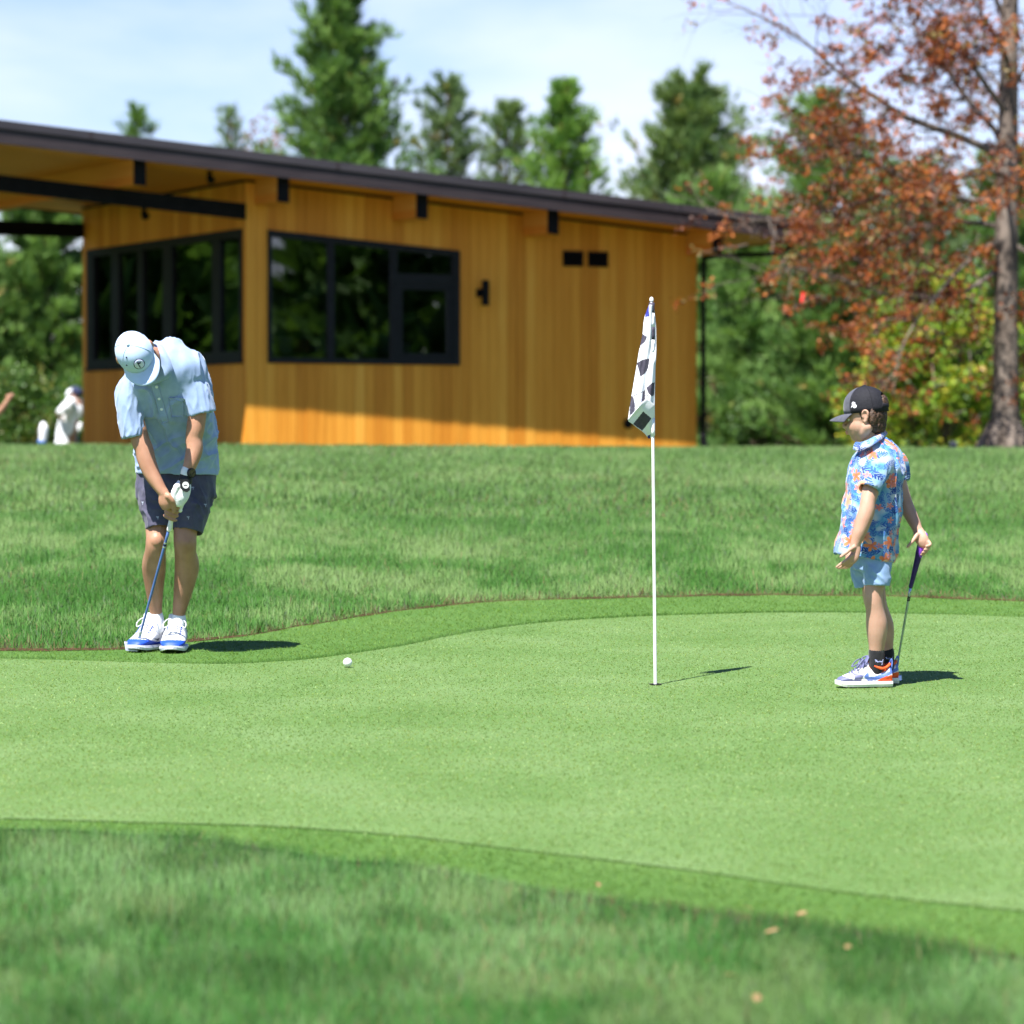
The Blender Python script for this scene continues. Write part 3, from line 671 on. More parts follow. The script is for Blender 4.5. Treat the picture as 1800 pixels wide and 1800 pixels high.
# ---- broadleaf trees and bushes: leaves gathered round the ends of real twigs
def leaf_cloud(tips, per, spread, size, palette, weights, r, droop=.2):
    tips = np.array(tips); p = np.repeat(tips, per, 0) + r.normal(0, 1, (len(tips)*per, 3))*np.array([spread, spread, spread*.7])
    k = r.choice(len(palette), len(tips), p=weights); k = np.repeat(k, per); sw = r.uniform(0, 1, len(k)) < .35; k = np.where(sw, r.choice(len(palette), len(k), p=weights), k)
    c = np.array(palette)[k]*r.uniform(.7, 1.25, (len(k), 1)); V, Fc = leaf_quads(p, size, r, droop)
    return V, Fc, np.repeat(c, 4, 0)
def grow(start, direction, length, radius, depth, rr, segs, tips, gravity=0.0, spread=.75, kids=(2, 3)):
    p = np.array(start, float); d = np.array(direction, float); d /= np.linalg.norm(d); pts = [p.copy()]; n = 3
    for i in range(n):
        d = d + np.array([rr.gauss(0, .16), rr.gauss(0, .16), rr.gauss(0, .13)-gravity]); d /= np.linalg.norm(d); p = p + d*length/n; pts.append(p.copy())
    segs.append((pts, [radius, radius*.85, radius*.7, radius*.5]))
    if depth == 0: tips.append(p); tips.append(pts[2]); return
    if depth == 1: tips.append(pts[2])
    for k in range(rr.randint(*kids)):
        q = rr.choice(pts[1:]); nd = d + np.array([rr.gauss(0, spread), rr.gauss(0, spread), rr.gauss(.1, spread*.6)])
        grow(q, nd, length*rr.uniform(.55, .8), radius*.5, depth-1, rr, segs, tips, gravity, spread, kids)
    nd = d + np.array([rr.gauss(0, .3), rr.gauss(0, .3), rr.gauss(0, .2)]); grow(p, nd, length*.7, radius*.5, depth-1, rr, segs, tips, gravity, spread, kids)

def bush(px, d, top_px, halfw_px, label, seed, palette, weights, tips_n=240, leaf=.085, per=26, name='leafy_bush', cat='bush', zbase=None, group=None):
    rr = random.Random(seed); r = np.random.default_rng(seed); foot = P(px, 780, d); zb = height1(foot.x, foot.y) if zbase is None else zbase
    base = Vector((foot.x, foot.y, zb)); H = P(px, top_px, d).z-zb; R = halfw_px*d/F_PX
    t = thing(name, label, cat, base, 0, group); segs = []; tips = []
    for i in range(7):
        a = 2*PI*i/7+rr.uniform(-.3, .3); lean_ = rr.uniform(.15, .6)
        p0 = np.array([.12*math.cos(a), .12*math.sin(a), -.1]); ln = H*rr.uniform(.45, .62)
        grow(p0, (math.cos(a)*lean_*R/H*2, math.sin(a)*lean_*R/H*2, 1), ln, .035+.006*H, 3, rr, segs, tips, 0, .8)
    tips = [q for q in tips if q[2] > .05*H and (q[0]**2+q[1]**2)/(R*R)+((q[2]-.5*H)/(.55*H))**2 < 1.15]
    for i in range(max(0, tips_n-len(tips))):      # fill the volume down to the ground
        a = rr.uniform(0, 2*PI); z = rr.random()**.9*.97*H; f = math.sqrt(max(.02, 1-((z-.38*H)/(.64*H))**2)); q = R*f*math.sqrt(rr.random())
        tips.append(np.array([q*math.cos(a), q*math.sin(a), z]))
    segs = [g_ for g_ in segs if all((q[0]**2+q[1]**2)/(R*R)+((q[2]-.45*H)/(.55*H))**2 < 1.2 for q in g_[0])]
    b = branch_mesh(segs); link_mesh('stems', b.V, b.F, m_bark_shrub, t)
    V, Fc, c = leaf_cloud(tips, per, .22*max(.6, H/5), leaf, palette, weights, r)
    o = link_mesh('foliage', V, Fc, m_leaf, t); set_col(o, c); return t
YG = [(.27, .38, .035), (.17, .31, .035), (.44, .40, .04), (.07, .14, .02), (.36, .22, .04)]
bush(1640, 60, 500, 120, 'yellow green bush behind the boy left of the grey trunk', 31, YG, [.34, .30, .16, .16, .04], 420, .10, 30)
bush(1560, 63, 640, 85, 'low yellow tinged bush right behind the boy cap', 32, YG, [.36, .24, .20, .12, .08], 260, .09, 26)
bush(1770, 62, 560, 120, 'light green bush behind the right tree trunk', 33, YG, [.25, .42, .07, .24, .02], 380, .10, 28)
bush(1385, 68, 690, 110, 'low dark green undergrowth between clubhouse and boy', 34, [(.04, .09, .015), (.07, .14, .025), (.12, .15, .03)], [.5, .4, .1], 240, .10, 24)
bush(40, 66, 650, 120, 'low green bush behind the golfers at the left', 35, [(.05, .11, .018), (.09, .17, .03), (.17, .18, .04)], [.5, .4, .1], 320, .10, 26)
bush(462, 112, 215, 38, 'small reddish treetop left of the tall pine over the roof', 36, [(.32, .10, .06), (.26, .13, .06), (.16, .15, .05)], [.5, .3, .2], 160, .16, 16, 'red_leaved_tree', 'tree')

# ---- the copper leaved tree at the right
ct_d = 47.0
ct_base = P(1766, 790, ct_d); ct_base = Vector((ct_base.x, ct_base.y, height1(ct_base.x, ct_base.y)))
ctree = thing('copper_tree', 'large copper leaved tree with grey trunk at the right frame edge', 'tree', ct_base)
def T(px, py, dz=0): return np.array(P(px, py, ct_d+dz)-ct_base)
hw = lambda w: w/2*ct_d/F_PX
tr = Solid()
tr.tube([T(1767, 815), T(1767, 785), T(1767, 760), T(1768, 700), T(1768, 600), T(1769, 480), T(1770, 350), T(1772, 250), T(1774, 100), T(1777, -60), T(1784, -260), T(1790, -420)],
        [hw(92), hw(76), hw(60), hw(48), hw(44), hw(42), hw(40), hw(37), hw(32), hw(27), hw(18), hw(6)], 16, 4, ref=(0, 1, 0), round_ends=False)
for k in range(7):   # root flare
    a = 2*PI*k/7+.4; c, s_ = math.cos(a), math.sin(a); b0 = T(1767, 745)
    tr.tube([b0+np.array([c*.10, s_*.10, .12]), b0+np.array([c*.20, s_*.20, -.12]), np.array([c*.42, s_*.42, -.04]), np.array([c*.62, s_*.62, -.16])], [.07, .10, .08, .03], 8, 3, ref=(0, 0, 1))
link_mesh('trunk', tr.V, tr.F, m_bark_beech, ctree, smooth=True)
rr = random.Random(77); segs = []; tips = []
LIMBS = [([(1755,280,0),(1747,267,-.05),(1667,233,-.3),(1593,207,-.5),(1553,180,-.6),(1510,153,-.7),(1477,130,-.8),(1433,90,-.9),(1387,53,-.95),(1277,3,-1.0)], .062),
 ([(1757,245,0),(1750,230,.1),(1713,190,.4),(1687,157,.6),(1667,123,.7),(1643,97,.8),(1610,57,.9),(1597,0,1.0),(1575,-80,1.1)], .055),
 ([(1768,215,0),(1763,190,-.1),(1733,150,-.3),(1707,110,-.5),(1680,73,-.7),(1660,37,-.8),(1630,7,-.9),(1580,-60,-1)], .055),
 ([(1765,190,0),(1756,153,.1),(1740,127,.3),(1713,107,.5),(1690,90,.7)], .035),
 ([(1780,160,0),(1800,120,.1),(1840,60,.2),(1900,10,.2)], .04),
 ([(1755,360,0),(1750,353,-.05),(1707,353,-.4),(1667,343,-.7),(1600,320,-.9),(1533,283,-1.1),(1477,260,-1.2),(1400,240,-1.3),(1330,250,-1.3)], .05),
 ([(1757,475,0),(1747,480,-.05),(1700,510,-.4),(1650,523,-.7),(1567,520,-.9),(1467,487,-1.1),(1400,470,-1.2),(1340,490,-1.25)], .045),
 ([(1757,300,0),(1740,300,.05),(1650,320,.2),(1550,345,.3),(1450,372,.35),(1350,388,.35),(1262,376,.3)], .045),
 ([(1757,400,0),(1740,395,.2),(1680,390,.7),(1600,400,1.2),(1520,430,1.4),(1430,440,1.5)], .045),
 ([(1757,430,0),(1740,430,-.3),(1690,470,-1.0),(1630,540,-1.5),(1590,600,-1.7),(1570,680,-1.8)], .038),
 ([(1780,330,0),(1800,320,.2),(1860,300,.5),(1930,270,.8)], .05), ([(1780,430,0),(1800,440,-.1),(1850,470,-.3),(1900,520,-.5)], .045), ([(1780,520,0),(1800,540,.2),(1830,600,.4),(1850,680,.5)], .035),
 ([(1768,320,0),(1765,310,-.2),(1740,300,-1.2),(1700,300,-2.0),(1640,330,-2.6)], .045), ([(1768,240,0),(1768,230,.2),(1750,200,1.3),(1720,180,2.2),(1680,160,2.8)], .045),
 ([(1770,60,0),(1760,20,0),(1720,-60,-.3),(1660,-130,-.6),(1560,-190,-.8)], .05), ([(1775,20,0),(1800,-40,.3),(1850,-120,.6)], .05), ([(1772,120,0),(1765,90,-.3),(1735,40,-1.1),(1700,-20,-1.8)], .045)]
for pts, r0 in LIMBS:
    p = [T(*q) for q in pts]; n = len(p); rad = [r0*(1-.86*i/(n-1)) for i in range(n)]; segs.append((p, rad))
    for i in range(1, n):
        f = i/(n-1); dd = p[i]-p[i-1]; ln = np.linalg.norm(dd); dd /= ln
        for k in range(0 if f < .3 else (2 if f < .55 else 4)):
            q = p[i-1]+(p[i]-p[i-1])*rr.random(); nd = dd*.6+np.array([rr.gauss(-.15, .55), rr.gauss(0, .55), rr.gauss(.02, .5)])
            grow(q, nd, rr.uniform(.35, .8), .015*(1-.5*f), 2 if f > .55 else 1, rr, segs, tips, .03, .7, (1, 2))
# the mass of small drooping twigs in the left half of the crown
ptsA = [T(*q) for pl, _ in LIMBS[:1]+LIMBS[5:9] for q in pl[3:]]
ptsA = [q for q in ptsA if q[0] > T(1400, 0)[0]]
for i in range(95):
    q = rr.choice(ptsA) + np.array([rr.gauss(0, .45), rr.gauss(0, .5), rr.gauss(0, .40)])
    grow(q, (rr.gauss(-.5, .5), rr.gauss(0, .6), rr.gauss(.0, .45)), rr.uniform(.3, .6), .010, 1, rr, segs, tips, .05, .8, (1, 2))
for cx, cy, sx, sy, n_ in ((1560, 660, 22, 30, 26), (1475, 300, 50, 60, 56), (1370, 388, 55, 12, 16), (1440, 500, 55, 24, 26), (1610, 470, 80, 40, 40), (1700, 620, 50, 70, 24)):
    for i in range(n_):
        q = T(rr.gauss(cx, sx), rr.gauss(cy, sy), rr.gauss(-.6, .6)); grow(q, (rr.gauss(-.4, .5), rr.gauss(0, .6), rr.gauss(0, .5)), rr.uniform(.25, .5), .008, 0, rr, segs, tips, .05)
def keep_(q):
    w = np.array(q)+np.array(ct_base); x_ = 900+F_PX*w[0]/(w[1]+1e-6); z_ = q[2]
    return rr.random() < np.interp(x_, [1250, 1330, 1420, 1520], [.12, .20, .44, .66])
tips = [q for q in tips if keep_(q)]
b = branch_mesh(segs); link_mesh('limbs', b.V, b.F, m_bark_beech, ctree)
r = np.random.default_rng(78)
V, Fc, c = leaf_cloud(tips, 15, .055, .060, [(.17, .042, .018), (.32, .085, .022), (.52, .165, .042), (.085, .027, .018), (.24, .18, .06)], [.24, .30, .20, .13, .13], r, .25)
o = link_mesh('crown', V, Fc, m_leaf, ctree); set_col(o, c)
print('copper tips', len(tips), 'leaves', len(Fc))
# a red ribbon caught in that tree
rb = P(1410, 523, ct_d-1.3)
m_red = noisy(mat('red_ribbon', rough=.5), (.55, .01, .01), (.70, .02, .015), 30)
sv = []; sf = []
for i in range(9):
    f = i/8; w = .022*(1-.3*abs(f-.5)); x = .012*math.sin(f*5); y = .02*math.sin(f*4+1); z = .075-.15*f
    sv += [(rb.x+x-w, rb.y+y-.004, rb.z+z), (rb.x+x+w, rb.y+y, rb.z+z+.01), (rb.x+x+w, rb.y+y+.004, rb.z+z+.01), (rb.x+x-w, rb.y+y, rb.z+z)]
for i in range(8):
    for k in range(4): sf.append((i*4+k, i*4+(k+1) % 4, i*4+4+(k+1) % 4, i*4+4+k))
o = link_mesh('ribbon', sv, sf, m_red, base=tuple(rb)); tag(o, 'small bright red ribbon hanging in the copper leaved tree', 'ribbon')
# a small grey marker post near the trunk
pb = P(1676, 793, 48); pz = height1(pb.x, pb.y); m_post = noisy(mat('weathered_grey', rough=.8), (.22, .22, .25), (.36, .36, .40), 20)
t = thing('marker_post', 'short grey marker post on the grass left of the big trunk', 'post', (pb.x, pb.y, pz))
link_mesh('stake', *box_vf(-.045, .045, -.04, .04, -.1, .17), m_post, t)
link_mesh('cap', *hexa([(-.06,-.055,.17),(.06,-.055,.17),(.06,.055,.17),(-.06,.055,.17),(-.03,-.03,.215),(.035,-.03,.20),(.035,.03,.20),(-.03,.03,.215)]), m_post, t)
# far wood round the course: it is what the window panes mirror
def wood(name, pts, seed):
    r = np.random.default_rng(seed); P_ = []; D_ = []; sh = []
    for (x, y, h, R) in pts:
        n = 330; q = r.uniform(0, 1, n)**.8; a = r.uniform(0, 2*PI, n); rd = R*(1-q)**.6*np.sqrt(r.uniform(.2, 1, n))
        P_.append(np.stack([x+rd*np.cos(a), y+rd*np.sin(a), q*h-.5], 1)); D_.append(np.stack([np.cos(a)*.6, np.sin(a)*.6, np.full(n, .6)], 1)); sh.append(r.uniform(0, 1, n))
    P_, D_, sh = np.vstack(P_), np.vstack(D_), np.concatenate(sh)[:, None]
    V, Fc = tri_needles(P_, D_, 5, 1.3, .35, .5, r); o = link_mesh(name, V, Fc, m_needle)
    set_col(o, np.repeat(np.array((.035, .09, .018))*(1-sh)+np.array((.14, .27, .05))*sh, 15, 0)); tag(o, kind='stuff')
rq = random.Random(9)
wood('woodland', [(rq.uniform(38, 62), rq.uniform(-30, 30), rq.uniform(9, 15), rq.uniform(3, 4.5)) for i in range(26)], 91)
wood('woodland', [(rq.uniform(-58, -22), rq.uniform(66, 105), rq.uniform(9, 15), rq.uniform(3, 4.5)) for i in range(26)], 92)
wood('woodland', [(rq.uniform(19, 52), rq.uniform(72, 110), rq.uniform(9, 15), rq.uniform(3, 4.5)) for i in range(22)], 93)
# ================================================================== PEOPLE
def skin_mat(name, c1, c2):
    m = noisy(mat(name, rough=.48, spec=.35, sss=.12), c1, c2, 14, 5, .35, .65)
    return m
m_skin_man = skin_mat('tanned_skin', (.345, .175, .108), (.42, .225, .145))
m_skin_boy = skin_mat('fair_skin', (.41, .235, .163), (.48, .287, .207))
def cloth_mat(name, c1, c2, sc=30, rough=.8, sheen=.25, weave=900):
    m = noisy(mat(name, rough=rough, spec=.2, sheen=sheen), c1, c2, sc, 4, .35, .65)
    t = N(m, 'ShaderNodeTexCoord'); n = N(m, 'ShaderNodeTexNoise'); n.inputs['Scale'].default_value = weave; L(m, t.outputs['Object'], n.inputs['Vector'])
    b = N(m, 'ShaderNodeBump'); b.inputs['Strength'].default_value = .15; b.inputs['Distance'].default_value = .001
    L(m, n.outputs['Fac'], b.inputs['Height']); L(m, b.outputs['Normal'], BS(m).inputs['Normal']); return m
def pts(fn, *q): return [fn(*a) for a in q]
def sleeve(pts_, rad, seg=26, n=5, th=.010, ref=(0, 1, 0), depth=.10, n_in=3):
    """hollow cloth tube: closed at its start, open hem at its end (outer skin, turned in at the hem)"""
    p, v = catmull(pts_, [r if isinstance(r, (tuple, list)) else (r, r) for r in rad], n)
    po = list(p); vo = [np.array(q) for q in v]; acc = 0; k = len(p)-1
    po.append(p[-1]); vo.append(v[-1]-th)
    while k > 1 and acc < depth: acc += np.linalg.norm(p[k]-p[k-1]); k -= 1; po.append(p[k]); vo.append(v[k]-th*1.5)
    rings = []; ref = np.array(ref, float); m = len(p)
    for i in range(len(po)):
        j = i if i < m else max(0, m-1-(i-m))
        t = p[min(j+1, m-1)]-p[max(j-1, 0)]; t = t/(np.linalg.norm(t)+1e-9); b = ref-t*(ref@t); b /= np.linalg.norm(b)+1e-9; a = np.cross(t, b)
        rings.append([po[i]+a*vo[i][0]*math.cos(2*PI*q/seg)+b*vo[i][1]*math.sin(2*PI*q/seg) for q in range(seg)])
    return bridge(rings)
def ring_loft(rings, D, seg=44, n=5, th=.010, hollow=.12, P_=None):
    """clothed torso from rings (lx,ly,rx,ry,dd,hd,tz): photo-left and -right outline points, depth offset, half depth, forward tilt; first ring is the open hem"""
    C, E1, E2 = [], [], []
    for lx, ly, rx, ry, dd, hd, tz in rings:
        a = np.array(P(lx, ly, D+dd)); b = np.array(P(rx, ry, D+dd)); C.append((a+b)/2); E1.append((b-a)/2); e = np.array([0, 1, tz]); E2.append(e/np.linalg.norm(e)*hd)
    c, v = catmull(C, [np.concatenate([x, y]) for x, y in zip(E1, E2)], n)
    def ring(i, k, sq=2.5):
        o = []
        for q in range(seg):
            t = 2*PI*q/seg; cs, sn = math.cos(t), math.sin(t); f = (abs(cs)**sq+abs(sn)**sq)**(-1/sq)
            o.append(c[i]+(v[i][:3]*cs+v[i][3:]*sn)*f*k)
        return o
    rr_ = [ring(i, 1) for i in range(len(c))]; acc = 0; k = 0; inn = [ring(0, 1-th/.16)]
    while acc < hollow and k < len(c)-2: acc += np.linalg.norm(c[k+1]-c[k]); k += 1; inn.append(ring(k, 1-1.6*th/.16))
    return bridge(inn[::-1]+rr_)
def fold(V, Nrm, k, cen, ax, f_around, f_along, amp, seed=0):
    """folds running along direction ax: ridged noise, quick across the fold and slow along it; k = weight per vertex"""
    ax = np.array(ax, float); ax /= np.linalg.norm(ax); u = V-np.array(cen); al = u@ax
    h = np.cross(ax, [.2, .9, .3]); h /= np.linalg.norm(h); g = np.cross(ax, h)
    x = (u@h)*f_around; y = (u@g)*f_around; z = al*f_along
    d = np.clip(1-np.abs(2*fbm(x, y, z, seed, 2)-1)*2.8, 0, 1)**1.4*1.5-.45
    return V+Nrm*(d*amp*k)[:, None]
def near_axis(V, a, b, r0, r1):
    a, b = np.array(a), np.array(b); ab = b-a; t = np.clip(((V-a)@ab)/(ab@ab), 0, 1); d = np.linalg.norm(V-(a+t[:, None]*ab), axis=1)
    return np.clip((r1-d)/(r1-r0), 0, 1)
def shell_of(V, Fc, name, m, parent, base, smooth=True, **k): return link_mesh(name, V, Fc, m, parent, base, smooth=smooth, **k)
def fingers_round(axis_pts, rad, turn, spacing, n, r0, start, along, up_ref, bend=1.0, lens=(1, 1.06, 1.0, .82)):
    """finger paths closing round a grip: axis_pts(i) gives the point on the grip, axis direction 'along'"""
    along = np.array(along, float); along /= np.linalg.norm(along); e1 = np.array(start, float); e1 -= along*(e1@along); e1 /= np.linalg.norm(e1); e2 = np.cross(along, e1)
    out = []
    for i in range(n):
        c = np.array(axis_pts)+along*spacing*(i-.5*(n-1)); path = []
        for j in range(7):
            a = turn*j/6*lens[i]; rr_ = rad*(1.45-.45*min(1, j/2)); path.append(c+(e1*math.cos(a)+e2*math.sin(a))*rr_+along*.010*j/6)
        out.append((path, [r0*1.1, r0*1.08, r0*1.05, r0, r0*.98, r0*.92, r0*.8]))
    return out

# ------------------------------------------------------------------ the man putting
DM = 16.88
def Mn(px, py, dd=0): return np.array(P(px, py, DM+dd))
mb_ = P(290, 1147, DM); MAN = (mb_.x, mb_.y, zplane(mb_.y)+.004)
man = thing('person', 'man in pale blue polo and cap bending over his club beside the fringe', 'person', MAN)
# grip of the club (hands close on it)
G0, G1 = Mn(312.5, 866, -.285), Mn(297, 931, -.235); gdir = (G1-G0)/np.linalg.norm(G1-G0)
F_ = np.array([.42, -.38, -.83]); F_ /= np.linalg.norm(F_); U_ = np.array([-.22, -.88, .38]); U_ -= F_*(U_@F_); U_ /= np.linalg.norm(U_); R_ = np.cross(F_, U_)
HC = Mn(237, 620, -.53)
def hd(f, u, r): return HC+F_*f+U_*u+R_*r          # head frame: forward, up, to his right
s = Solid()
# legs
s.tube([Mn(280,815,.06), Mn(273,885,.0), Mn(274.5,935,-.05), Mn(275,952,-.06), Mn(273,970,-.035), Mn(270.5,997,.04), Mn(271.5,1035,.085), Mn(273.5,1068,.12), Mn(274.5,1084,.135), Mn(275,1094,.14)], [.088,.062,.052,.0530,.052,.060,.046,.033,.031,.029], 18)
s.tube([Mn(334,815,.05), Mn(330,885,-.02), Mn(325.5,940,-.06), Mn(325.5,955,-.065), Mn(326,972,-.03), Mn(328.5,997,.03), Mn(321.5,1040,.07), Mn(315.5,1072,.10), Mn(314,1087,.11), Mn(314,1097,.11)], [.090,.070,.058,.0565,.054,.061,.047,.034,.031,.029], 18)
s.add(ellipsoid(Mn(275, 950, -.10), (.030,0,0), (0,.020,0), (0,0,.034))); s.add(ellipsoid(Mn(325.5, 953, -.105), (.031,0,0), (0,.020,0), (0,0,.034)))   # kneecaps
# pelvis and trunk, neck
s.tube([Mn(309,845,.05), Mn(310,800,.05), Mn(306,750,-.05), Mn(298,702,-.17), Mn(291,670,-.24), Mn(284,648,-.29)], [(.135,.10),(.14,.105),(.145,.105),(.145,.10),(.12,.08),(.08,.07)], 22)
s.tube([Mn(290,640,-.29), Mn(278,630,-.36), Mn(262,626,-.44), hd(-.03,-.07,0)], [.056,.052,.050,.054], 16)
# head: skull, face, jaw, nose, ears
s.add(ellipsoid(HC+U_*.0, F_*.093, R_*.076, U_*.098)); s.add(ellipsoid(hd(.035,-.055,0), F_*.062, R_*.060, U_*.075)); s.add(ellipsoid(hd(.066,-.108,0), F_*.026, R_*.034, U_*.024))
s.tube([hd(.096,-.005,0), hd(.113,-.035,0), hd(.100,-.05,0)], [.010,.014,.012], 10); s.add(ellipsoid(hd(.090,-.076,0), F_*.012, R_*.026, U_*.009)); s.add(ellipsoid(hd(.089,-.088,0), F_*.010, R_*.022, U_*.007))
s.add(ellipsoid(hd(.074,-.002,0), F_*.014, R_*.050, U_*.010))
for sg in (-1, 1):
    s.add(ellipsoid(hd(-.012,-.018,sg*.080), F_*.020+R_*sg*.010, R_*.011, U_*.034)); s.add(ellipsoid(hd(-.018,-.018,sg*.090), F_*.018+R_*sg*.008, R_*.006, U_*.030)); s.add(ellipsoid(hd(.060,-.030,sg*.035), F_*.022, R_*.026, U_*.024))
# right arm (left in the picture), bare forearm
WR = Mn(288,867,-.315)
s.tube([Mn(238,680,-.27), Mn(236,725,-.275), Mn(245,768,-.28), Mn(253,790,-.285), Mn(258,810,-.29), Mn(268,835,-.30), Mn(281,857,-.312), WR], [.045,.044,.046,.046,.045,.039,.029,.026], 18)
# left arm
WL_ = Mn(326.5,838,-.305)
s.tube([Mn(335,672,-.26), Mn(347,712,-.272), Mn(344,750,-.278), Mn(341,770,-.275), Mn(341.5,790,-.28), Mn(336,812,-.295), Mn(329.5,829,-.302), WL_, Mn(323,852,-.305)], [.045,.044,.045,.042,.042,.036,.028,.0265,.03], 18)
# right hand: back of the hand, knuckles, four fingers over the grip, thumb down the shaft
gA = G0+gdir*.092; side = Mn(280,0,0)-Mn(300,0,0); side /= np.linalg.norm(side)
s.tube([WR, Mn(290,875,-.312), Mn(291.5,884,-.312), Mn(293,891,-.308)], [(.026,.024),(.033,.025),(.034,.022),(.028,.018)], 16, ref=(0,1,0))
for path, rad in fingers_round(gA+gdir*.002, .0245, -3.4, .0215, 4, .0088, side*.9+np.array([0,-.15,0]), gdir, None): s.tube(path, rad, 10, 3, ref=tuple(gdir))
s.tube([Mn(296,872,-.335), Mn(303,880,-.333), Mn(306.5,890,-.318), Mn(305.5,899,-.308)], [.017,.014,.012,.0095], 10)
# bare fingertips of the gloved side peeking at the right of the grip
V, Fc = s.fused(.0045, 2)
body = shell_of(V, Fc, 'body', m_skin_man, man, MAN)
# ---- glove on the left hand
m_glove = cloth_mat('white_leather', (.66,.68,.70), (.78,.79,.80), 40, .55, .05)
g = Solid(); gB = G0+gdir*.030
g.tube([Mn(325,845,-.306), Mn(321.5,856,-.312), Mn(317,868,-.318), Mn(314,877,-.316), Mn(312.5,884,-.312)], [(.031,.029),(.042,.027),(.046,.026),(.042,.024),(.034,.020)], 18, ref=(0,1,0))
g.tube([Mn(311,856,-.335), Mn(306.5,868,-.332), Mn(305,878,-.326), Mn(306.5,886,-.318)], [.018,.0155,.014,.012], 12)
for path, rad in fingers_round(gB+gdir*.02, .0235, -3.6, .0205, 4, .0105, -side*.9+np.array([0,-.3,0]), gdir, None): g.tube(path, rad, 10, 3, ref=tuple(gdir))
V, Fc = g.fused(.0040, 2); V = fold(V, g.N, 1, Mn(318,865), (0,.2,-1), 60, 90, .0005, 4)
glove = shell_of(V, Fc, 'glove', m_glove, man, MAN)
m_blk = noisy(mat('black_rubber', (.012,.012,.013), .55, .3), (.010,.010,.011), (.02,.02,.022), 60)
def decal(pts2, c, ex, ey, en, m, name, parent, base, th=.0012, lift=0):
    """small flat printed or sewn piece, its own thickness"""
    lo = [np.array(c)+np.array(ex)*x+np.array(ey)*y+np.array(en)*lift for x, y in pts2]; hi = [q+np.array(en)*th for q in lo]; n = len(lo)
    return link_mesh(name, lo+hi, [tuple(range(n-1, -1, -1)), tuple(range(n, 2*n))]+[(i, (i+1) % n, n+(i+1) % n, n+i) for i in range(n)], m, parent, base)
circ = lambda r_, n=28, x=0, y=0: [(x+r_*math.cos(2*PI*i/n), y+r_*math.sin(2*PI*i/n)) for i in range(n)]
gc = Mn(325.5, 853.5, -.352); gn = np.array([.42,-.90,.10]); gn /= np.linalg.norm(gn); gex = np.cross(np.array([0,0,1.]), gn); gex /= np.linalg.norm(gex); gex = -gex if gex[0] < 0 else gex; gey = np.cross(gn, gex); gey = gey if gey[2] > 0 else -gey
tab = decal([(-.022,.030),(.012,.032),(.022,.024),(.024,-.022),(.010,-.032),(-.012,-.026),(-.024,-.012),(-.026,.016)], gc, gex, gey, gn, m_blk, 'glove_tab', glove, MAN, .004, -.004)
decal(circ(.0165, 26, .002, .002), gc, gex, gey, gn, m_white, 'ball_marker', glove, MAN, .002, .0005)
for k, w in enumerate((.0035, .0035, .0035, .003)): decal([(-.0075+k*.0048,-.0028),(-.0075+k*.0048+w,-.0028),(-.0075+k*.0048+w,.0042),(-.0075+k*.0048,.0042)], gc, gex, gey, gn, m_blk, 'marker_print', glove, MAN, .0004, .0026)
cuffp = [Mn(326,841,-.304), Mn(325.2,846,-.306)]
link_mesh('glove_cuff', *tube(cuffp, [.0335,.0345], 24, 3, ref=(0,1,0)), m_blk, glove, MAN, smooth=True)
# ---- watch
wdir = WL_-Mn(329.5,829,-.302); wdir /= np.linalg.norm(wdir)
watch = link_mesh('watch', *tube([Mn(329.5,828,-.302), Mn(327.5,834.5,-.304)], [.0315,.0305], 24, 3, ref=(0,1,0)), m_glove, man, MAN, smooth=True)
wn_ = np.array([.74,-.66,.05]); wn_ /= np.linalg.norm(wn_); wc = Mn(329,832,-.303)+wn_*.026
link_mesh('watch_case', *tube([wc, wc+wn_*.012], [.0255,.0235], 28, 2, ref=(0,0,1), round_ends=False), m_blk, watch, MAN)
m_dial = noisy(mat('dark_dial', (.02,.022,.012), .2, .5), (.015,.017,.010), (.05,.05,.022), 80)
link_mesh('dial', *tube([wc+wn_*.0121, wc+wn_*.0135], [.019,.0185], 28, 1, ref=(0,0,1), round_ends=False), m_dial, watch, MAN)
# ---- shorts
m_shorts = cloth_mat('slate_shorts', (.062,.060,.098), (.085,.082,.128), 20, .75, .15)
s = Solid()
s.add(ring_loft([(242,874,378,874,.03,.125,0), (241,855,379,855,.04,.135,0), (242,830,380,832,.045,.13,0), (245,805,376,808,.04,.12,0)], DM, th=.008, hollow=.0))
s.add(sleeve([Mn(286,835,.03), Mn(275.5,868,.01), Mn(276,905,-.025), Mn(278,931,-.045)], [(.105,.105),(.092,.100),(.070,.088),(.0615,.080)], 30, 5, .008, (0,1,0), .12))
s.add(sleeve([Mn(334,835,.03), Mn(340,868,.01), Mn(334.5,905,-.03), Mn(329.5,935,-.05)], [(.105,.105),(.096,.104),(.082,.090),(.0765,.082)], 30, 5, .008, (0,1,0), .12))
V, Fc = s.fused(.0052, 4)
kw = np.clip((V[:, 2]-(Mn(0,936)[2]+.01))/.05, .25, 1)
V = fold(V, s.N, kw, Mn(308,860), (.25,.2,-1), 15, 5, .008, 14); V = fold(V, s.N, kw*np.clip(1-np.abs(V[:, 2]-Mn(0,880)[2])/.16, 0, 1), Mn(308,880), (1,.1,-.5), 22, 6, .004, 15)
shorts = shell_of(V, Fc, 'shorts', m_shorts, man, MAN)
m_motif = noisy(mat('pale_embroidery', rough=.7), (.34,.38,.50), (.45,.48,.58), 60)
def motif(px, py, dd):
    from mathutils.bvhtree import BVHTree
    return None
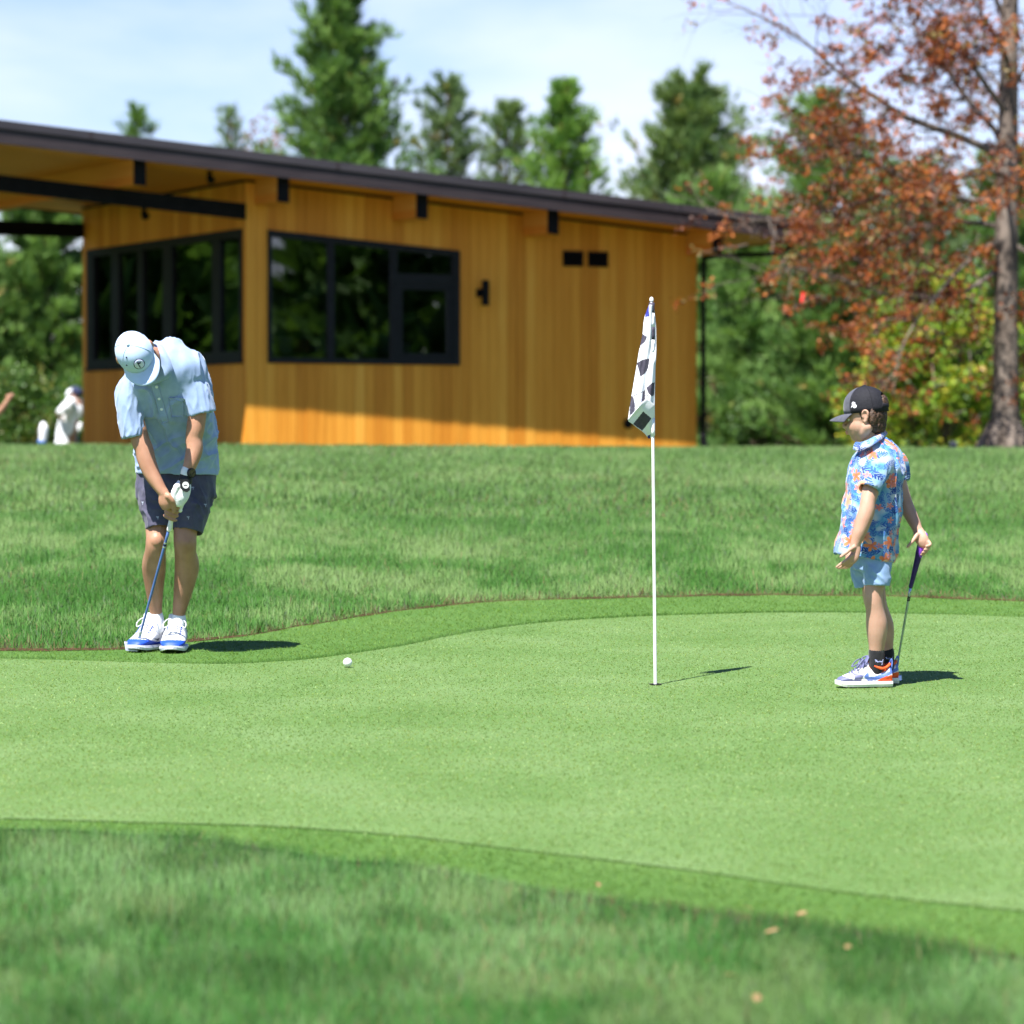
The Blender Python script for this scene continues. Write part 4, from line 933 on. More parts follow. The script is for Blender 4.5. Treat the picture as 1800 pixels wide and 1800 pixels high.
# ---- polo shirt
m_polo = cloth_mat('pale_blue_jersey', (.235,.325,.52), (.275,.37,.57), 24, .72, .3)
s = Solid()
s.add(ring_loft([(239.5,833,383.5,837,.050,.158,0), (242,790,381,790,.01,.150,.1), (240,740,376,735,-.075,.145,.4), (226,700,369,684,-.185,.140,.6), (215,676,362,652,-.26,.125,.7), (228,648,346,627,-.31,.105,.8), (256,624,316,610,-.33,.080,.9), (265,616,305,606,-.34,.055,1.0)], DM, th=.009, hollow=.10))
s.add(sleeve([Mn(250,668,-.26), Mn(229,690,-.275), Mn(230,735,-.285), Mn(235.5,769,-.285)], [(.060,.080),(.070,.076),(.061,.066),(.0605,.062)], 30, 6, .009, (0,1,0), .13))
s.add(sleeve([Mn(318,655,-.26), Mn(340,684,-.27), Mn(349,706,-.275), Mn(355,729,-.275)], [(.060,.078),(.070,.076),(.069,.072),(.0695,.068)], 30, 6, .009, (0,1,0), .12))
V, Fc = s.fused(.0058, 24); Nn = s.N
kt = np.clip((V[:, 2]-Mn(0,838)[2])/.05, .15, 1)
a1 = near_axis(V, Mn(226,680,-.275), Mn(236,772,-.285), .05, .10); a2 = near_axis(V, Mn(338,668,-.27), Mn(356,732,-.275), .055, .105)
V = fold(V, Nn, a1, Mn(228,720,-.25), (-.25,.1,-1), 32, 5, .0055, 21); V = fold(V, Nn, a2, Mn(350,690,-.24), (.10,.1,-1), 32, 6, .0055, 22)
tors = np.clip(1-a1-a2, 0, 1)*kt
V = fold(V, Nn, tors, Mn(305,740,0), (.18,-.1,-1), 12, 3.2, .013, 23); V = fold(V, Nn, tors*np.clip((Mn(0,740)[2]-V[:, 2])/.1, 0, 1), Mn(305,800,0), (.75,0,.5), 14, 4, .010, 24)
polo = shell_of(V, Fc, 'polo_shirt', m_polo, man, MAN)
from mathutils.bvhtree import BVHTree
def bvh_of(V, Fc): return BVHTree.FromPolygons([tuple(v) for v in V], [tuple(int(i) for i in f) for f in Fc])
bv_polo = bvh_of(V, Fc); bv_short = bvh_of(*[np.array([v.co[:] for v in shorts.data.vertices])+np.array(MAN), [tuple(p.vertices) for p in shorts.data.polygons]])
def on_surface(bv, px, py, d=DM-.6):
    o = P(px, py, d); dr = (o-CAM).normalized(); h = bv.ray_cast(o, dr); return (np.array(h[0]), np.array(h[1])) if h[0] is not None else (None, None)
def draped(outline_px, bv, name, m, parent, base, th=.003, nx=10, ny=10, lift=.001):
    """sewn-on panel that follows the cloth below it: quad outline in photo pixels (tl,tr,br,bl)"""
    tl, tr_, br, bl = [np.array(q, float) for q in outline_px]; lo = []; hi = []
    for j in range(ny+1):
        for i in range(nx+1):
            u, v = i/nx, j/ny; q = (tl*(1-u)+tr_*u)*(1-v)+(bl*(1-u)+br*u)*v; c, n_ = on_surface(bv, *q)
            if c is None: return None
            if n_[1] > 0: n_ = -n_
            lo.append(c+n_*lift*-1); hi.append(c+n_*th)
    f = []; W_ = nx+1; o = len(lo)
    for j in range(ny):
        for i in range(nx): a = j*W_+i; f.append((o+a, o+a+W_, o+a+W_+1, o+a+1))
    edge = [i for i in range(nx+1)]+[j*W_+nx for j in range(1, ny+1)]+[ny*W_+i for i in range(nx-1, -1, -1)]+[j*W_ for j in range(ny-1, 0, -1)]
    for a, b in zip(edge, edge[1:]+edge[:1]): f.append((a, b, o+b, o+a))
    return link_mesh(name, lo+hi, f, m, parent, base, smooth=True)
placket = draped(((262,669),(275,666),(297,741),(284,744)), bv_polo, 'placket', m_polo, polo, MAN, .004, 6, 16)
m_btn = mat('pale_button', (.70,.76,.82), .3, .5)
for q in ((275.5,679.5),(279.7,700),(284,718.5)):
    c, n_ = on_surface(bv_polo, *q)
    if c is not None:
        n_ = -n_ if n_[1] > 0 else n_
        link_mesh('button', *tube([c+n_*.003, c+n_*.0075], [.0075,.0068], 14, 1, ref=(.3,.2,1), round_ends=False), m_btn, polo, MAN)
pk = draped(((297,699),(324,701),(322,732),(300,733)), bv_polo, 'pocket', m_polo, polo, MAN, .0045, 8, 8)
draped(((297,698),(324.5,700),(324.3,704),(297,702)), bv_polo, 'pocket_welt', m_polo, polo, MAN, .008, 8, 2)
for q, q2 in (((213,765),(256,768)), ((331,733),(378,713))): pass
# collar: folded band round the neck with its right point free
nk = lambda px, py, dd: Mn(px, py, dd)
cA = [nk(256,664,-.39), nk(270,661,-.41), nk(280,640,-.43), nk(279,618,-.44), nk(275,606,-.38), nk(264,604,-.32)]
cB = [nk(262,678,-.40), nk(282,671,-.43), nk(303,657,-.450), nk(299,632,-.43), nk(288,610,-.375), nk(270,602,-.30)]
pa, _ = catmull(cA, [0]*6, 5); pb_, _ = catmull(cB, [0]*6, 5)
rings = []
for a, b in zip(pa, pb_):
    n_ = np.array([.3,-.8,.3]); n_ /= np.linalg.norm(n_); t5 = .004
    rings.append([a-n_*t5, (a+b)/2+n_*.006-n_*t5, b-n_*t5, b+n_*t5, (a+b)/2+n_*.012, a+n_*t5])
link_mesh('collar', *bridge(rings), m_polo, polo, MAN, smooth=True)
# embroidered palms scattered on the shorts
for px, py in ((277,910),(331,910),(361,888),(251,884),(339,858)):
    c, n_ = on_surface(bv_short, px, py)
    if c is None: continue
    n_ = -n_ if n_[1] > 0 else n_; ex = np.cross(np.array([0,0,1.]), n_); ex /= np.linalg.norm(ex); ex = ex if ex[0] > 0 else -ex; ey = np.cross(n_, ex); ey = ey if ey[2] > 0 else -ey
    decal([(x_*.75, y_*.75) for x_, y_ in [(-.010,.007),(-.005,.010),(-.001,.006),(.004,.009),(.010,.005),(.005,.003),(.003,-.012),(.000,-.012),(.000,.002),(-.004,.001),(-.008,.003)]], c, ex, ey, n_, m_motif, 'embroidery', shorts, MAN, .0008, .0008)
# ---- cap
m_cap = cloth_mat('pale_blue_twill', (.42,.55,.78), (.46,.59,.82), 30, .7, .2)
m_navy = noisy(mat('navy_thread', rough=.7), (.012,.016,.045), (.022,.028,.065), 90)
def dome(f_r, r_r, u_r, rows, seg, th, base_drop=.012):
    out, inn = [], []
    for k, lst in ((1, out), (1-th/.1, inn)):
        for i in range(rows+1):
            a = PI/2*(i/rows)*.985; lst.append([hd(f_r*k*math.cos(a)*math.cos(2*PI*q/seg), u_r*k*math.sin(a)**.9-(base_drop if i == 0 else 0), r_r*k*math.cos(a)*math.sin(2*PI*q/seg)) for q in range(seg)])
    return bridge(inn[::-1]+out) if False else bridge(out[::-1]+inn)
cap = link_mesh('cap', *dome(.106, .090, .108, 14, 48, .006), m_cap, man, MAN, smooth=True)
def cap_pt(az, el, k=1.0, fr=.106, rr_=.090, ur=.108): return hd(fr*k*math.cos(el)*math.cos(az), ur*k*math.sin(el)**.9, rr_*k*math.cos(el)*math.sin(az))
# brim: curved plate out of the front edge
bo, bi = [], []
nb = 26
for side_ in (1, 0):
    for j in range(7):
        q = j/6; row = []
        for i in range(nb+1):
            az = math.radians(-68+136*i/nb); edge = np.array([.104*math.cos(az), .088*math.sin(az)]); reach = .078*math.cos(math.radians((i/nb-.5)*2*66))**.62
            ff = edge[0]+reach*q*(.93); sd = edge[1]*(1+.10*q); row.append(hd(ff, -.004-.13*(sd*sd)/.09*.9*q**.5-.010*q-(0 if side_ else .0045), sd))
        (bo if side_ else bi).append(row)
Vb = [p for r_ in bo for p in r_]+[p for r_ in bi for p in r_]; W_ = nb+1; o = 7*W_; fb_ = []
for j in range(6):
    for i in range(nb): a = j*W_+i; fb_ += [(a, a+1, a+W_+1, a+W_), (o+a, o+a+W_, o+a+W_+1, o+a+1)]
for i in range(nb): a = 6*W_+i; fb_.append((a, a+1, o+a+1, o+a))
for j in range(6):
    a = j*W_; fb_.append((a, a+W_, o+a+W_, o+a)); a = j*W_+nb; fb_.append((a, o+a, o+a+W_, a+W_))
link_mesh('brim', Vb, fb_, m_cap, cap, MAN, smooth=True)
link_mesh('button', *ball(hd(0,.110,0), .008), m_cap, cap, MAN, smooth=True)
for az in (60, -60, 120, -120, 0, 180):       # stitched seams
    if az == 0: continue
    p = [cap_pt(math.radians(az), e, 1.004) for e in np.linspace(.02, 1.5, 14)]; link_mesh('seam', *tube(p, [.0016]*14, 5, 1), m_cap, cap, MAN)
def cap_shape(poly, m, name, k=1.012, el0=.50, az0=-.04, rot=0):
    """patch laid on the front of the crown; poly in metres about its centre, x to his left, y up"""
    c_, s_ = math.cos(rot), math.sin(rot); lo, hi = [], []
    for x, y in poly:
        x, y = x*c_-y*s_, x*s_+y*c_; a, e = az0-x/.090, el0+y/.108
        lo.append(cap_pt(a, e, k-.02)); hi.append(cap_pt(a, e, k))
    n = len(lo); return lo, hi, n
def cap_disc(r_, m, name, k, el0=.50, az0=-.04):
    rings = []
    for j in range(6): rings.append([cap_pt(az0-r_*j/5*math.cos(t)/.090, el0+r_*j/5*math.sin(t)/.108, k) for t in np.linspace(0, 2*PI, 33)[:-1]])
    V = [p for q in rings for p in q]+[cap_pt(az0-r_*math.cos(t)/.090, el0+r_*math.sin(t)/.108, .98) for t in np.linspace(0, 2*PI, 33)[:-1]]
    f = [(j*32+i, j*32+(i+1) % 32, (j+1)*32+(i+1) % 32, (j+1)*32+i) for j in range(6) for i in range(32)]
    return link_mesh(name, V, f, m, cap, MAN, smooth=True)
ring_ = cap_disc(.0310, m_navy, 'patch_ring', 1.012); cap_disc(.0265, mat('pale_patch', (.55,.60,.80), .7), 'patch', 1.020)
pole_l = cap_shape([(-.003,.016),(.001,.016),(.0125,-.018),(.0085,-.018)], m_navy, '', 1.030); 
for nm, poly in (('patch_print', [(-.0065,.016),(-.0020,.016),(-.0020,-.019),(-.0065,-.019)]), ('patch_print', [(-.0064,.0175),(-.001,.0165),(.005,.0105),(.013,.0115),(.011,.003),(.004,.004),(-.0064,.007)])):
    lo, hi, n = cap_shape(poly, m_navy, '', 1.045, rot=0.0); link_mesh(nm, lo+hi, [tuple(range(n)), tuple(range(n, 2*n))]+[(i, (i+1) % n, n+(i+1) % n, n+i) for i in range(n)], m_navy, cap, MAN)
for a_, e_ in ((.72, .95), (.75, .52)): link_mesh('eyelet', *ball(cap_pt(a_, e_, 1.0), .0042), m_navy, cap, MAN)
# hair below the cap
m_hair_m = noisy(mat('brown_hair', rough=.6, spec=.3), (.035,.02,.012), (.075,.045,.025), 60, stretch=(1,1,4), bump=.6)
s = Solid(); s.add(ellipsoid(hd(-.045,-.035,0), F_*.052, R_*.074, U_*.05)); s.add(ellipsoid(hd(.005,-.022,.076), F_*.012, R_*.006, U_*.025)); s.add(ellipsoid(hd(.005,-.022,-.076), F_*.012, R_*.006, U_*.025))
V, Fc = s.fused(.005, 2); shell_of(V, Fc, 'hair', m_hair_m, man, MAN)
# eyes, mostly under the brim
m_eye = mat('eye_white', (.7,.68,.66), .2, .5); m_iris = mat('dark_iris', (.05,.035,.02), .15, .5)
for sg in (-1, 1):
    e = link_mesh('eye', *ball(hd(.076,-.010,sg*.031), .0125), m_eye, man, MAN, smooth=True); link_mesh('iris', *ball(hd(.0845,-.011,sg*.031), .0056), m_iris, e, MAN, smooth=True)
    link_mesh('eyebrow', *tube([hd(.083,-.008,sg*.016), hd(.082,-.005,sg*.032), hd(.072,-.008,sg*.048)], [.003,.004,.003], 8, 3), m_hair_m, man, MAN, smooth=True)

# ------------------------------------------------------------------ shoes (shared builder)
def shoe(heel, toe, length, width, height, colour_fn, mats, parent, base, roll=0, sole_m=None, sole_h=.022, throat=.34, zb=None, name='shoe', peak=1.0, bulge=0, res=(84, 52), prof=None):
    """heel, toe: ground points; returns (shoe object, frame function). profile measured along the foot 0..1"""
    h_, t_ = np.array(heel, float), np.array(toe, float); ex = t_-h_; ex[2] = 0; ex /= np.linalg.norm(ex); ez = np.array([0, 0, 1.]); ey = np.cross(ez, ex); zb = h_[2] if zb is None else zb
    org = np.array([h_[0], h_[1], zb]); fr = lambda x, y, z: org+ex*x*length+ey*y+ez*z
    if prof is None: prof = np.array([(0,.78,.62),(.03,.90,.74),(.10,.98,.84),(.20,1.0,.86),(.32,1.0,.88),(.42,.95,.95),(.52,.80,1.0),(.64,.62,1.02),(.76,.50,1.0),(.86,.42,.90),(.94,.33,.68),(.985,.22,.36),(1.0,.12,.12)])
    nx_, ns = res; V = []; U_v = []
    for i in range(nx_+1):
        x = i/nx_; hh = np.interp(x, prof[:, 0], prof[:, 1])*height; ww = np.interp(x, prof[:, 0], prof[:, 2])*width/2; z0 = sole_h*.8
        for k in range(ns):
            a = -PI/2+2*PI*k/ns; cs, sn = math.cos(a), math.sin(a); e = 2.6
            f = (abs(cs)**e+abs(sn)**e)**(-1/e); top = .72 if x < .42 else 1
            y = cs*f*ww*(1-.22*max(0, sn)); z = z0+(sn*f*.5+.5)*(hh-z0); V.append(fr(x, y, z)); U_v.append((x, z, y))
    Fc = [(i*ns+k, i*ns+(k+1) % ns, (i+1)*ns+(k+1) % ns, (i+1)*ns+k) for i in range(nx_) for k in range(ns)]
    U_v = np.array(U_v); fc = U_v[np.array(Fc)].mean(1); mi = colour_fn(fc[:, 0], fc[:, 1], fc[:, 2])
    mi = list(mi)+[mi[0], mi[-1]]; Fc += [tuple(range(ns-1, -1, -1)), tuple(nx_*ns+k for k in range(ns))]
    o = link_mesh(name, V, Fc, mats, parent, base, smooth=True, midx=mi)
    # sole plate
    ring0, ring1, ring2 = [], [], []
    m = 44
    for i in range(m):
        a = 2*PI*i/m; x = .5-.5*math.cos(a); sg = 1 if math.sin(a) >= 0 else -1; ww = np.interp(x, prof[:, 0], prof[:, 2])*width/2+.004
        spring = .012*max(0, (x-.8)/.2)**2
        for rg, zz, gx_ in ((ring0, spring, -.003), (ring1, sole_h*.5+spring, .002), (ring2, sole_h+spring*.6, 0)): rg.append(fr(x*1.012-.006, sg*(ww+gx_), zz))
    link_mesh('sole', *bridge([ring0, ring1, ring2]), sole_m, o, base, smooth=False)
    return o, fr
m_shoe_w = noisy(mat('white_shoe', rough=.55), (.56,.57,.61), (.64,.65,.68), 60)
m_royal = noisy(mat('royal_blue', rough=.5), (.010,.055,.42), (.016,.075,.50), 40)
m_sole_w = noisy(mat('pale_sole', rough=.5), (.50,.52,.60), (.62,.64,.70), 50)
def man_col(x, z, y):
    lim = np.interp(x, [0,.15,.35,.55,.75,.9,1], [.050,.040,.034,.040,.050,.056,.04])
    r_ = np.where(z < lim, 1, 0); r_ = np.where((z < .022) & (x > .3), 2, r_); sw = inside([(.30,.046),(.42,.040),(.62,.058),(.44,.050),(.34,.056)], x, z); return np.where(sw, 3, r_).astype(int)
m_dk = noisy(mat('dark_trim', rough=.5), (.03,.03,.05), (.05,.05,.08), 50)
def laces(fr, parent, base, m, n=6, x0=.44, x1=.66, z0=.130, z1=.084, w=.030):
    for i in range(n):
        f = i/(n-1); x = x0+(x1-x0)*f; z = z0+(z1-z0)*f
        link_mesh('lace', *tube([fr(x, -w, z-.010), fr(x+.012, 0, z+.006), fr(x+.02, w, z-.010)], [.0032]*3, 7, 4), m, parent, base, smooth=True)
    for i in range(n-1):
        for sg in (-1, 1): f = (i+.5)/(n-1); link_mesh('eyelet', *ball(fr(x0+(x1-x0)*f+.015, sg*(w+.004), z0+(z1-z0)*f-.014), .0045), m_royal, parent, base, smooth=True)
    for sg in (-1, 1): link_mesh('lace_loop', *tube([fr(x0-.01, 0, z0+.008), fr(x0-.02, sg*.03, z0+.022), fr(x0+.02, sg*.055, z0+.002), fr(x0+.05, sg*.05, z0-.02), fr(x0+.01, sg*.01, z0+.004)], [.0028]*5, 7, 5), m, parent, base, smooth=True)
zg = lambda p: zplane(p[1])+.009
tR, hR = Mn(240,1141,.02), Mn(281,1141,.24); zr = zplane(.5*(tR[1]+hR[1]))+.008
sR, fR = shoe((hR[0], hR[1], zr), (tR[0], tR[1], zr), .285, .118, .135, man_col, [m_shoe_w, m_royal, m_sole_w, m_dk], man, MAN, sole_m=m_sole_w)
laces(fR, sR, MAN, m_shoe_w)
tL, hL = Mn(301,1147,-.06), Mn(313,1147,.21); zl = zplane(.5*(tL[1]+hL[1]))+.008
sL, fL = shoe((hL[0], hL[1], zl), (tL[0], tL[1], zl), .285, .122, .135, man_col, [m_shoe_w, m_royal, m_sole_w, m_dk], man, MAN, sole_m=m_sole_w)
laces(fL, sL, MAN, m_shoe_w)
for fr_, so in ((fR, sR), (fL, sL)):
    link_mesh('tongue', *tube([fr_(.47,0,.105), fr_(.40,0,.145), fr_(.37,0,.172)], [(.034,.009),(.036,.010),(.032,.007)], 14, 4, ref=(0,0,1)), m_shoe_w, so, MAN, smooth=True)
    link_mesh('heel_tab', *tube([fr_(.04,-.0,.105), fr_(-.01,0,.145), fr_(-.015,0,.155)], [.012,.010,.006], 8, 3), m_royal, so, MAN, smooth=True)
m_sock_w = cloth_mat('white_sock', (.74,.75,.78), (.80,.81,.84), 50)
link_mesh('sock', *tube([Mn(274.3,1083,.134), Mn(275,1091,.138), Mn(276,1104,.14)], [.0365,.038,.036], 18, 4), m_sock_w, man, MAN, smooth=True)
link_mesh('sock', *tube([Mn(314,1086,.109), Mn(314,1094,.11), Mn(313.5,1107,.11)], [.0365,.038,.036], 18, 4), m_sock_w, man, MAN, smooth=True)

# ---- the club he putts with: a thing of its own, held in his hands
cb = Mn(236, 1144, .02); CLUB = (cb[0], cb[1], zplane(cb[1])+.004)
club1 = thing('golf_club', 'club with white grip and blue steel shaft held by the bending man', 'golf club', CLUB)
m_grip = noisy(mat('white_grip', rough=.6), (.70,.70,.70), (.80,.80,.80), 90, bump=.3, bdist=.001)
m_steel = noisy(mat('blue_shaft', rough=.28, spec=.6), (.055,.115,.33), (.085,.16,.40), 30)
m_chrome = mat('chrome', (.58,.60,.66), .38, .5, metal=.8)
hs = np.array(CLUB)+np.array([.022,.0,.055])
link_mesh('grip', *tube([G0-gdir*.015, G0, G0+gdir*.1, G1], [.0135,.0135,.0125,.0112], 18, 4), m_grip, club1, CLUB, smooth=True)
sh0 = G1-gdir*.002; 
shaft = link_mesh('shaft', *tube([sh0, sh0*.55+hs*.45, hs], [.0072,.0064,.0055], 14, 6, round_ends=False), m_steel, club1, CLUB, smooth=True)
bd = (hs-sh0)/np.linalg.norm(hs-sh0)
for k in range(3): c = sh0+(hs-sh0)*(.115+.018*k); link_mesh('shaft_band', *tube([c, c+bd*.007], [.0078,.0078], 14, 1, round_ends=False), m_chrome if k != 1 else m_blk, shaft, CLUB)
link_mesh('hosel', *tube([hs-bd*.05, hs, hs+bd*.028], [.0075,.0085,.0095], 14, 4), m_chrome, club1, CLUB, smooth=True)
hv = hexa([np.array(CLUB)+np.array(q) for q in ((-.040,-.030,.004),(.020,-.016,.0),(.026,.016,.0),(-.034,.006,.004),(-.050,-.016,.050),(.022,-.004,.034),(.026,.008,.036),(-.046,-.004,.054))])
hdm = link_mesh('club_head', *hv, m_chrome, club1, CLUB); bv_ = hdm.modifiers.new('b', 'BEVEL'); bv_.width = .004; bv_.segments = 3
# ------------------------------------------------------------------ the boy watching
DB = 15.2
def B(px, py, dd=0): return np.array(P(px, py, DB+dd))
bb = P(1535, 1208, DB); BOY = (bb.x, bb.y, zplane(bb.y)+.004)
boy = thing('person', 'boy in floral shirt and dark cap standing side on with a putter behind him', 'person', BOY)
FB = np.array([-.925, .37, -.085]); FB /= np.linalg.norm(FB); UB = np.array([-.06, .03, 1.]); UB -= FB*(UB@FB); UB /= np.linalg.norm(UB); LB = np.cross(UB, FB)   # forward, up, his left (towards the camera)
HB_ = B(1521, 730, 0)
def hb(f, u, l): return HB_+FB*f+UB*u+LB*l
s = Solid()
s.tube([B(1540,960,-.05), B(1539,1010,-.072), B(1535,1040,-.08), B(1536,1057,-.08), B(1538,1072,-.075), B(1541,1095,-.065), B(1541.5,1113,-.06), B(1541,1135,-.055), B(1540,1152,-.05), B(1540,1168,-.05)], [.070,.050,.042,.0405,.041,.0475,.0455,.036,.032,.029], 18)
s.tube([B(1528,960,.06), B(1533,1010,.07), B(1536,1040,.07), B(1539,1060,.07), B(1545,1077,.075), B(1552,1097,.085), B(1555,1115,.09), B(1557,1137,.09), B(1559,1155,.09), B(1559,1168,.09)], [.070,.056,.052,.050,.046,.047,.043,.034,.031,.028], 18)
s.tube([B(1534,968,0), B(1535,930,0), B(1541,860,0), B(1545,815,0), B(1545,795,.0), B(1541,780,.0)], [(.070,.080),(.090,.10),(.105,.12),(.085,.12),(.055,.075),(.040,.045)], 20)
s.tube([B(1544,795,0), B(1538,775,0), B(1533,758,.0), hb(-.03,-.03,0)], [.050,.043,.043,.046], 16)
# head
s.add(ellipsoid(hb(-.005,.010,0), FB*.090, LB*.074, UB*.098)); s.add(ellipsoid(hb(.034,-.050,0), FB*.052, LB*.058, UB*.060)); s.add(ellipsoid(hb(.050,-.092,0), FB*.024, LB*.030, UB*.021))
s.tube([hb(.034,-.092,.0), hb(.008,-.080,.032), hb(-.020,-.055,.050)], [.022,.026,.026], 12); s.tube([hb(.034,-.092,.0), hb(.008,-.080,-.032), hb(-.020,-.055,-.050)], [.022,.026,.026], 12)
s.add(ellipsoid(hb(.015,-.045,0), FB*.060, LB*.070, UB*.060))
for sg in (-1, 1):
    s.add(ellipsoid(hb(.042,-.044,sg*.034), FB*.034, LB*.026, UB*.034))
    s.tube([hb(-.016,-.010,sg*.073), hb(-.010,.006,sg*.079), hb(-.020,.019,sg*.083), hb(-.034,.014,sg*.084), hb(-.036,-.004,sg*.083), hb(-.028,-.022,sg*.080), hb(-.020,-.032,sg*.076), hb(-.013,-.028,sg*.074)], [.0045,.0055,.0058,.0060,.0058,.0056,.0062,.005], 8, 3)
    s.add(ellipsoid(hb(-.023,-.006,sg*.075), FB*.014, LB*.0045, UB*.024)); s.add(ellipsoid(hb(-.011,-.008,sg*.077), FB*.0045, LB*.006, UB*.008))
s.tube([hb(.080,.004,0), hb(.092,-.020,0), hb(.1005,-.037,0), hb(.096,-.046,0), hb(.083,-.049,0)], [.010,.009,.0100,.009,.009], 10, 4)
for sg in (-1, 1): s.add(ellipsoid(hb(.090,-.043,sg*.009), FB*.009, LB*.0075, UB*.007))
s.add(ellipsoid(hb(.083,-.064,0), FB*.011, LB*.020, UB*.0055)); s.add(ellipsoid(hb(.080,-.074,0), FB*.011, LB*.018, UB*.0060)); s.add(ellipsoid(hb(.070,.004,0), FB*.013, LB*.046, UB*.009))
# near arm with open hand
WB = B(1504,956,-.215)
s.tube([B(1546,812,-.125), B(1534,850,-.175), B(1526,880,-.205), B(1523.5,898,-.212), B(1517,917,-.216), B(1511,935,-.218), WB], [.048,.041,.0345,.036,.036,.031,.0235], 18)
s.tube([WB, B(1502,966,-.216), B(1498,978,-.217), B(1495,985,-.217)], [(.024,.018),(.029,.017),(.031,.016),(.026,.013)], 16, ref=(.25,1,0))
for fp, r0 in (([B(1497,976,-.236), B(1489,984,-.242), B(1480,990,-.240), B(1470.5,997,-.232)], .0078), ([B(1497,981,-.222), B(1490,989,-.226), B(1482,994.5,-.222), B(1473,998.5,-.214)], .0080), ([B(1498,985,-.207), B(1492,992,-.208), B(1486,996,-.203), B(1478,999,-.196)], .0076), ([B(1500,987,-.194), B(1496,993.5,-.192), B(1490,997.5,-.187), B(1484,999,-.181)], .0068),
               ([B(1501,962,-.234), B(1494,966,-.250), B(1487,972,-.258), B(1478,978.5,-.260)], .0088)):
    s.tube(fp, [r0*1.12, r0*1.04, r0*.96, r0*.80], 10, 4)
# far arm with hand laid over the putter grip
WF = B(1613.5,932,.07)
s.tube([B(1571,812,.13), B(1578,845,.13), B(1587,870,.125), B(1592,887,.12), B(1600,904,.105), B(1608,920,.085), WF], [.046,.039,.033,.0335,.031,.0265,.0225], 18)
GP0, GP1 = B(1623,944,.055), B(1601,1031,.10); gpd = (GP1-GP0)/np.linalg.norm(GP1-GP0)
s.tube([WF, B(1617,941,.055), B(1621,950,.045), B(1623,957,.045)], [(.024,.018),(.030,.019),(.031,.018),(.024,.015)], 16, ref=(.3,1,0))
s.tube([B(1612,940,.035), B(1606,949,.022), B(1600,956,.020), B(1595.5,961.5,.022)], [.0110,.0088,.0080,.0065], 10)
for i, fp in enumerate(([B(1628,948,.050), B(1633.5,953,.030), B(1635,958,.012), B(1629,960,.005)], [B(1628,954,.052), B(1632.5,959,.032), B(1631.5,965,.014), B(1625.5,966,.010)], [B(1626,959,.055), B(1629.5,965,.036), B(1627.5,970,.020), B(1622,971,.018)], [B(1624,963,.06), B(1626,970,.044), B(1623.5,974,.030), B(1619.5,975,.026)])):
    s.tube(fp, [.0085,.0080,.0076,.0064], 10, 4)
V, Fc = s.fused(.0044, 2)
shell_of(V, Fc, 'body', m_skin_boy, boy, BOY)
m_lip = mat('lips', (.50,.20,.16), .45, .3)
# lips, eye
link_mesh('lips', *tube([hb(.0815,-.067,.019), hb(.0905,-.0655,.008), hb(.0935,-.066,0), hb(.0905,-.0655,-.008), hb(.0815,-.067,-.019)], [.0022,.0042,.0045,.0042,.0022], 8, 4), m_lip, boy, BOY, smooth=True)
link_mesh('lips', *tube([hb(.0805,-.072,.017), hb(.0885,-.074,.007), hb(.0905,-.0745,0), hb(.0885,-.074,-.007), hb(.0805,-.072,-.017)], [.0022,.0044,.0048,.0044,.0022], 8, 4), m_lip, boy, BOY, smooth=True)
m_hair = noisy(mat('dark_brown_hair', rough=.55, spec=.35), (.022,.012,.007), (.085,.047,.026), 70, stretch=(1,1,3), bump=.9, bdist=.004)
for sg in (-1, 1):
    e = link_mesh('eye', *ball(hb(.061,-.011,sg*.036), .0125), m_eye, boy, BOY, smooth=True); link_mesh('iris', *ball(hb(.0700,-.0145,sg*.0375), .0055), m_iris, e, BOY, smooth=True)
    link_mesh('eyelid', *ellipsoid(hb(.0635,-.004,sg*.036), FB*.0145, LB*.0150, UB*.0125), m_skin_boy, boy, BOY, smooth=True)
    link_mesh('eyebrow', *tube([hb(.082,.004,sg*.014), hb(.078,.007,sg*.034), hb(.064,.004,sg*.050)], [.003,.004,.003], 8, 3), m_hair, boy, BOY, smooth=True)
# hair: back of the head, nape, sideburns, tuft in the cap opening
s = Solid()
s.add(ellipsoid(hb(-.040,-.004,0), FB*.060, LB*.0735, UB*.074)); s.add(ellipsoid(hb(-.052,-.050,0), FB*.040, LB*.058, UB*.044)); s.add(ellipsoid(hb(-.088,.045,0), FB*.022, LB*.036, UB*.040))
for sg in (-1, 1):
    s.add(ellipsoid(hb(-.006,.012,sg*.071), FB*.016, LB*.008, UB*.022)); s.add(ellipsoid(hb(-.002,-.006,sg*.0705), FB*.006, LB*.006, UB*.018)); s.add(ellipsoid(hb(-.050,-.012,sg*.062), FB*.020, LB*.020, UB*.045))
V, Fc = s.fused(.0035, 2); Nn = s.N
V = V+Nn*((fbm(V[:, 0]*160, V[:, 1]*160, V[:, 2]*70, 5)-.62)*.009)[:, None]
shell_of(V, Fc, 'hair', m_hair, boy, BOY)
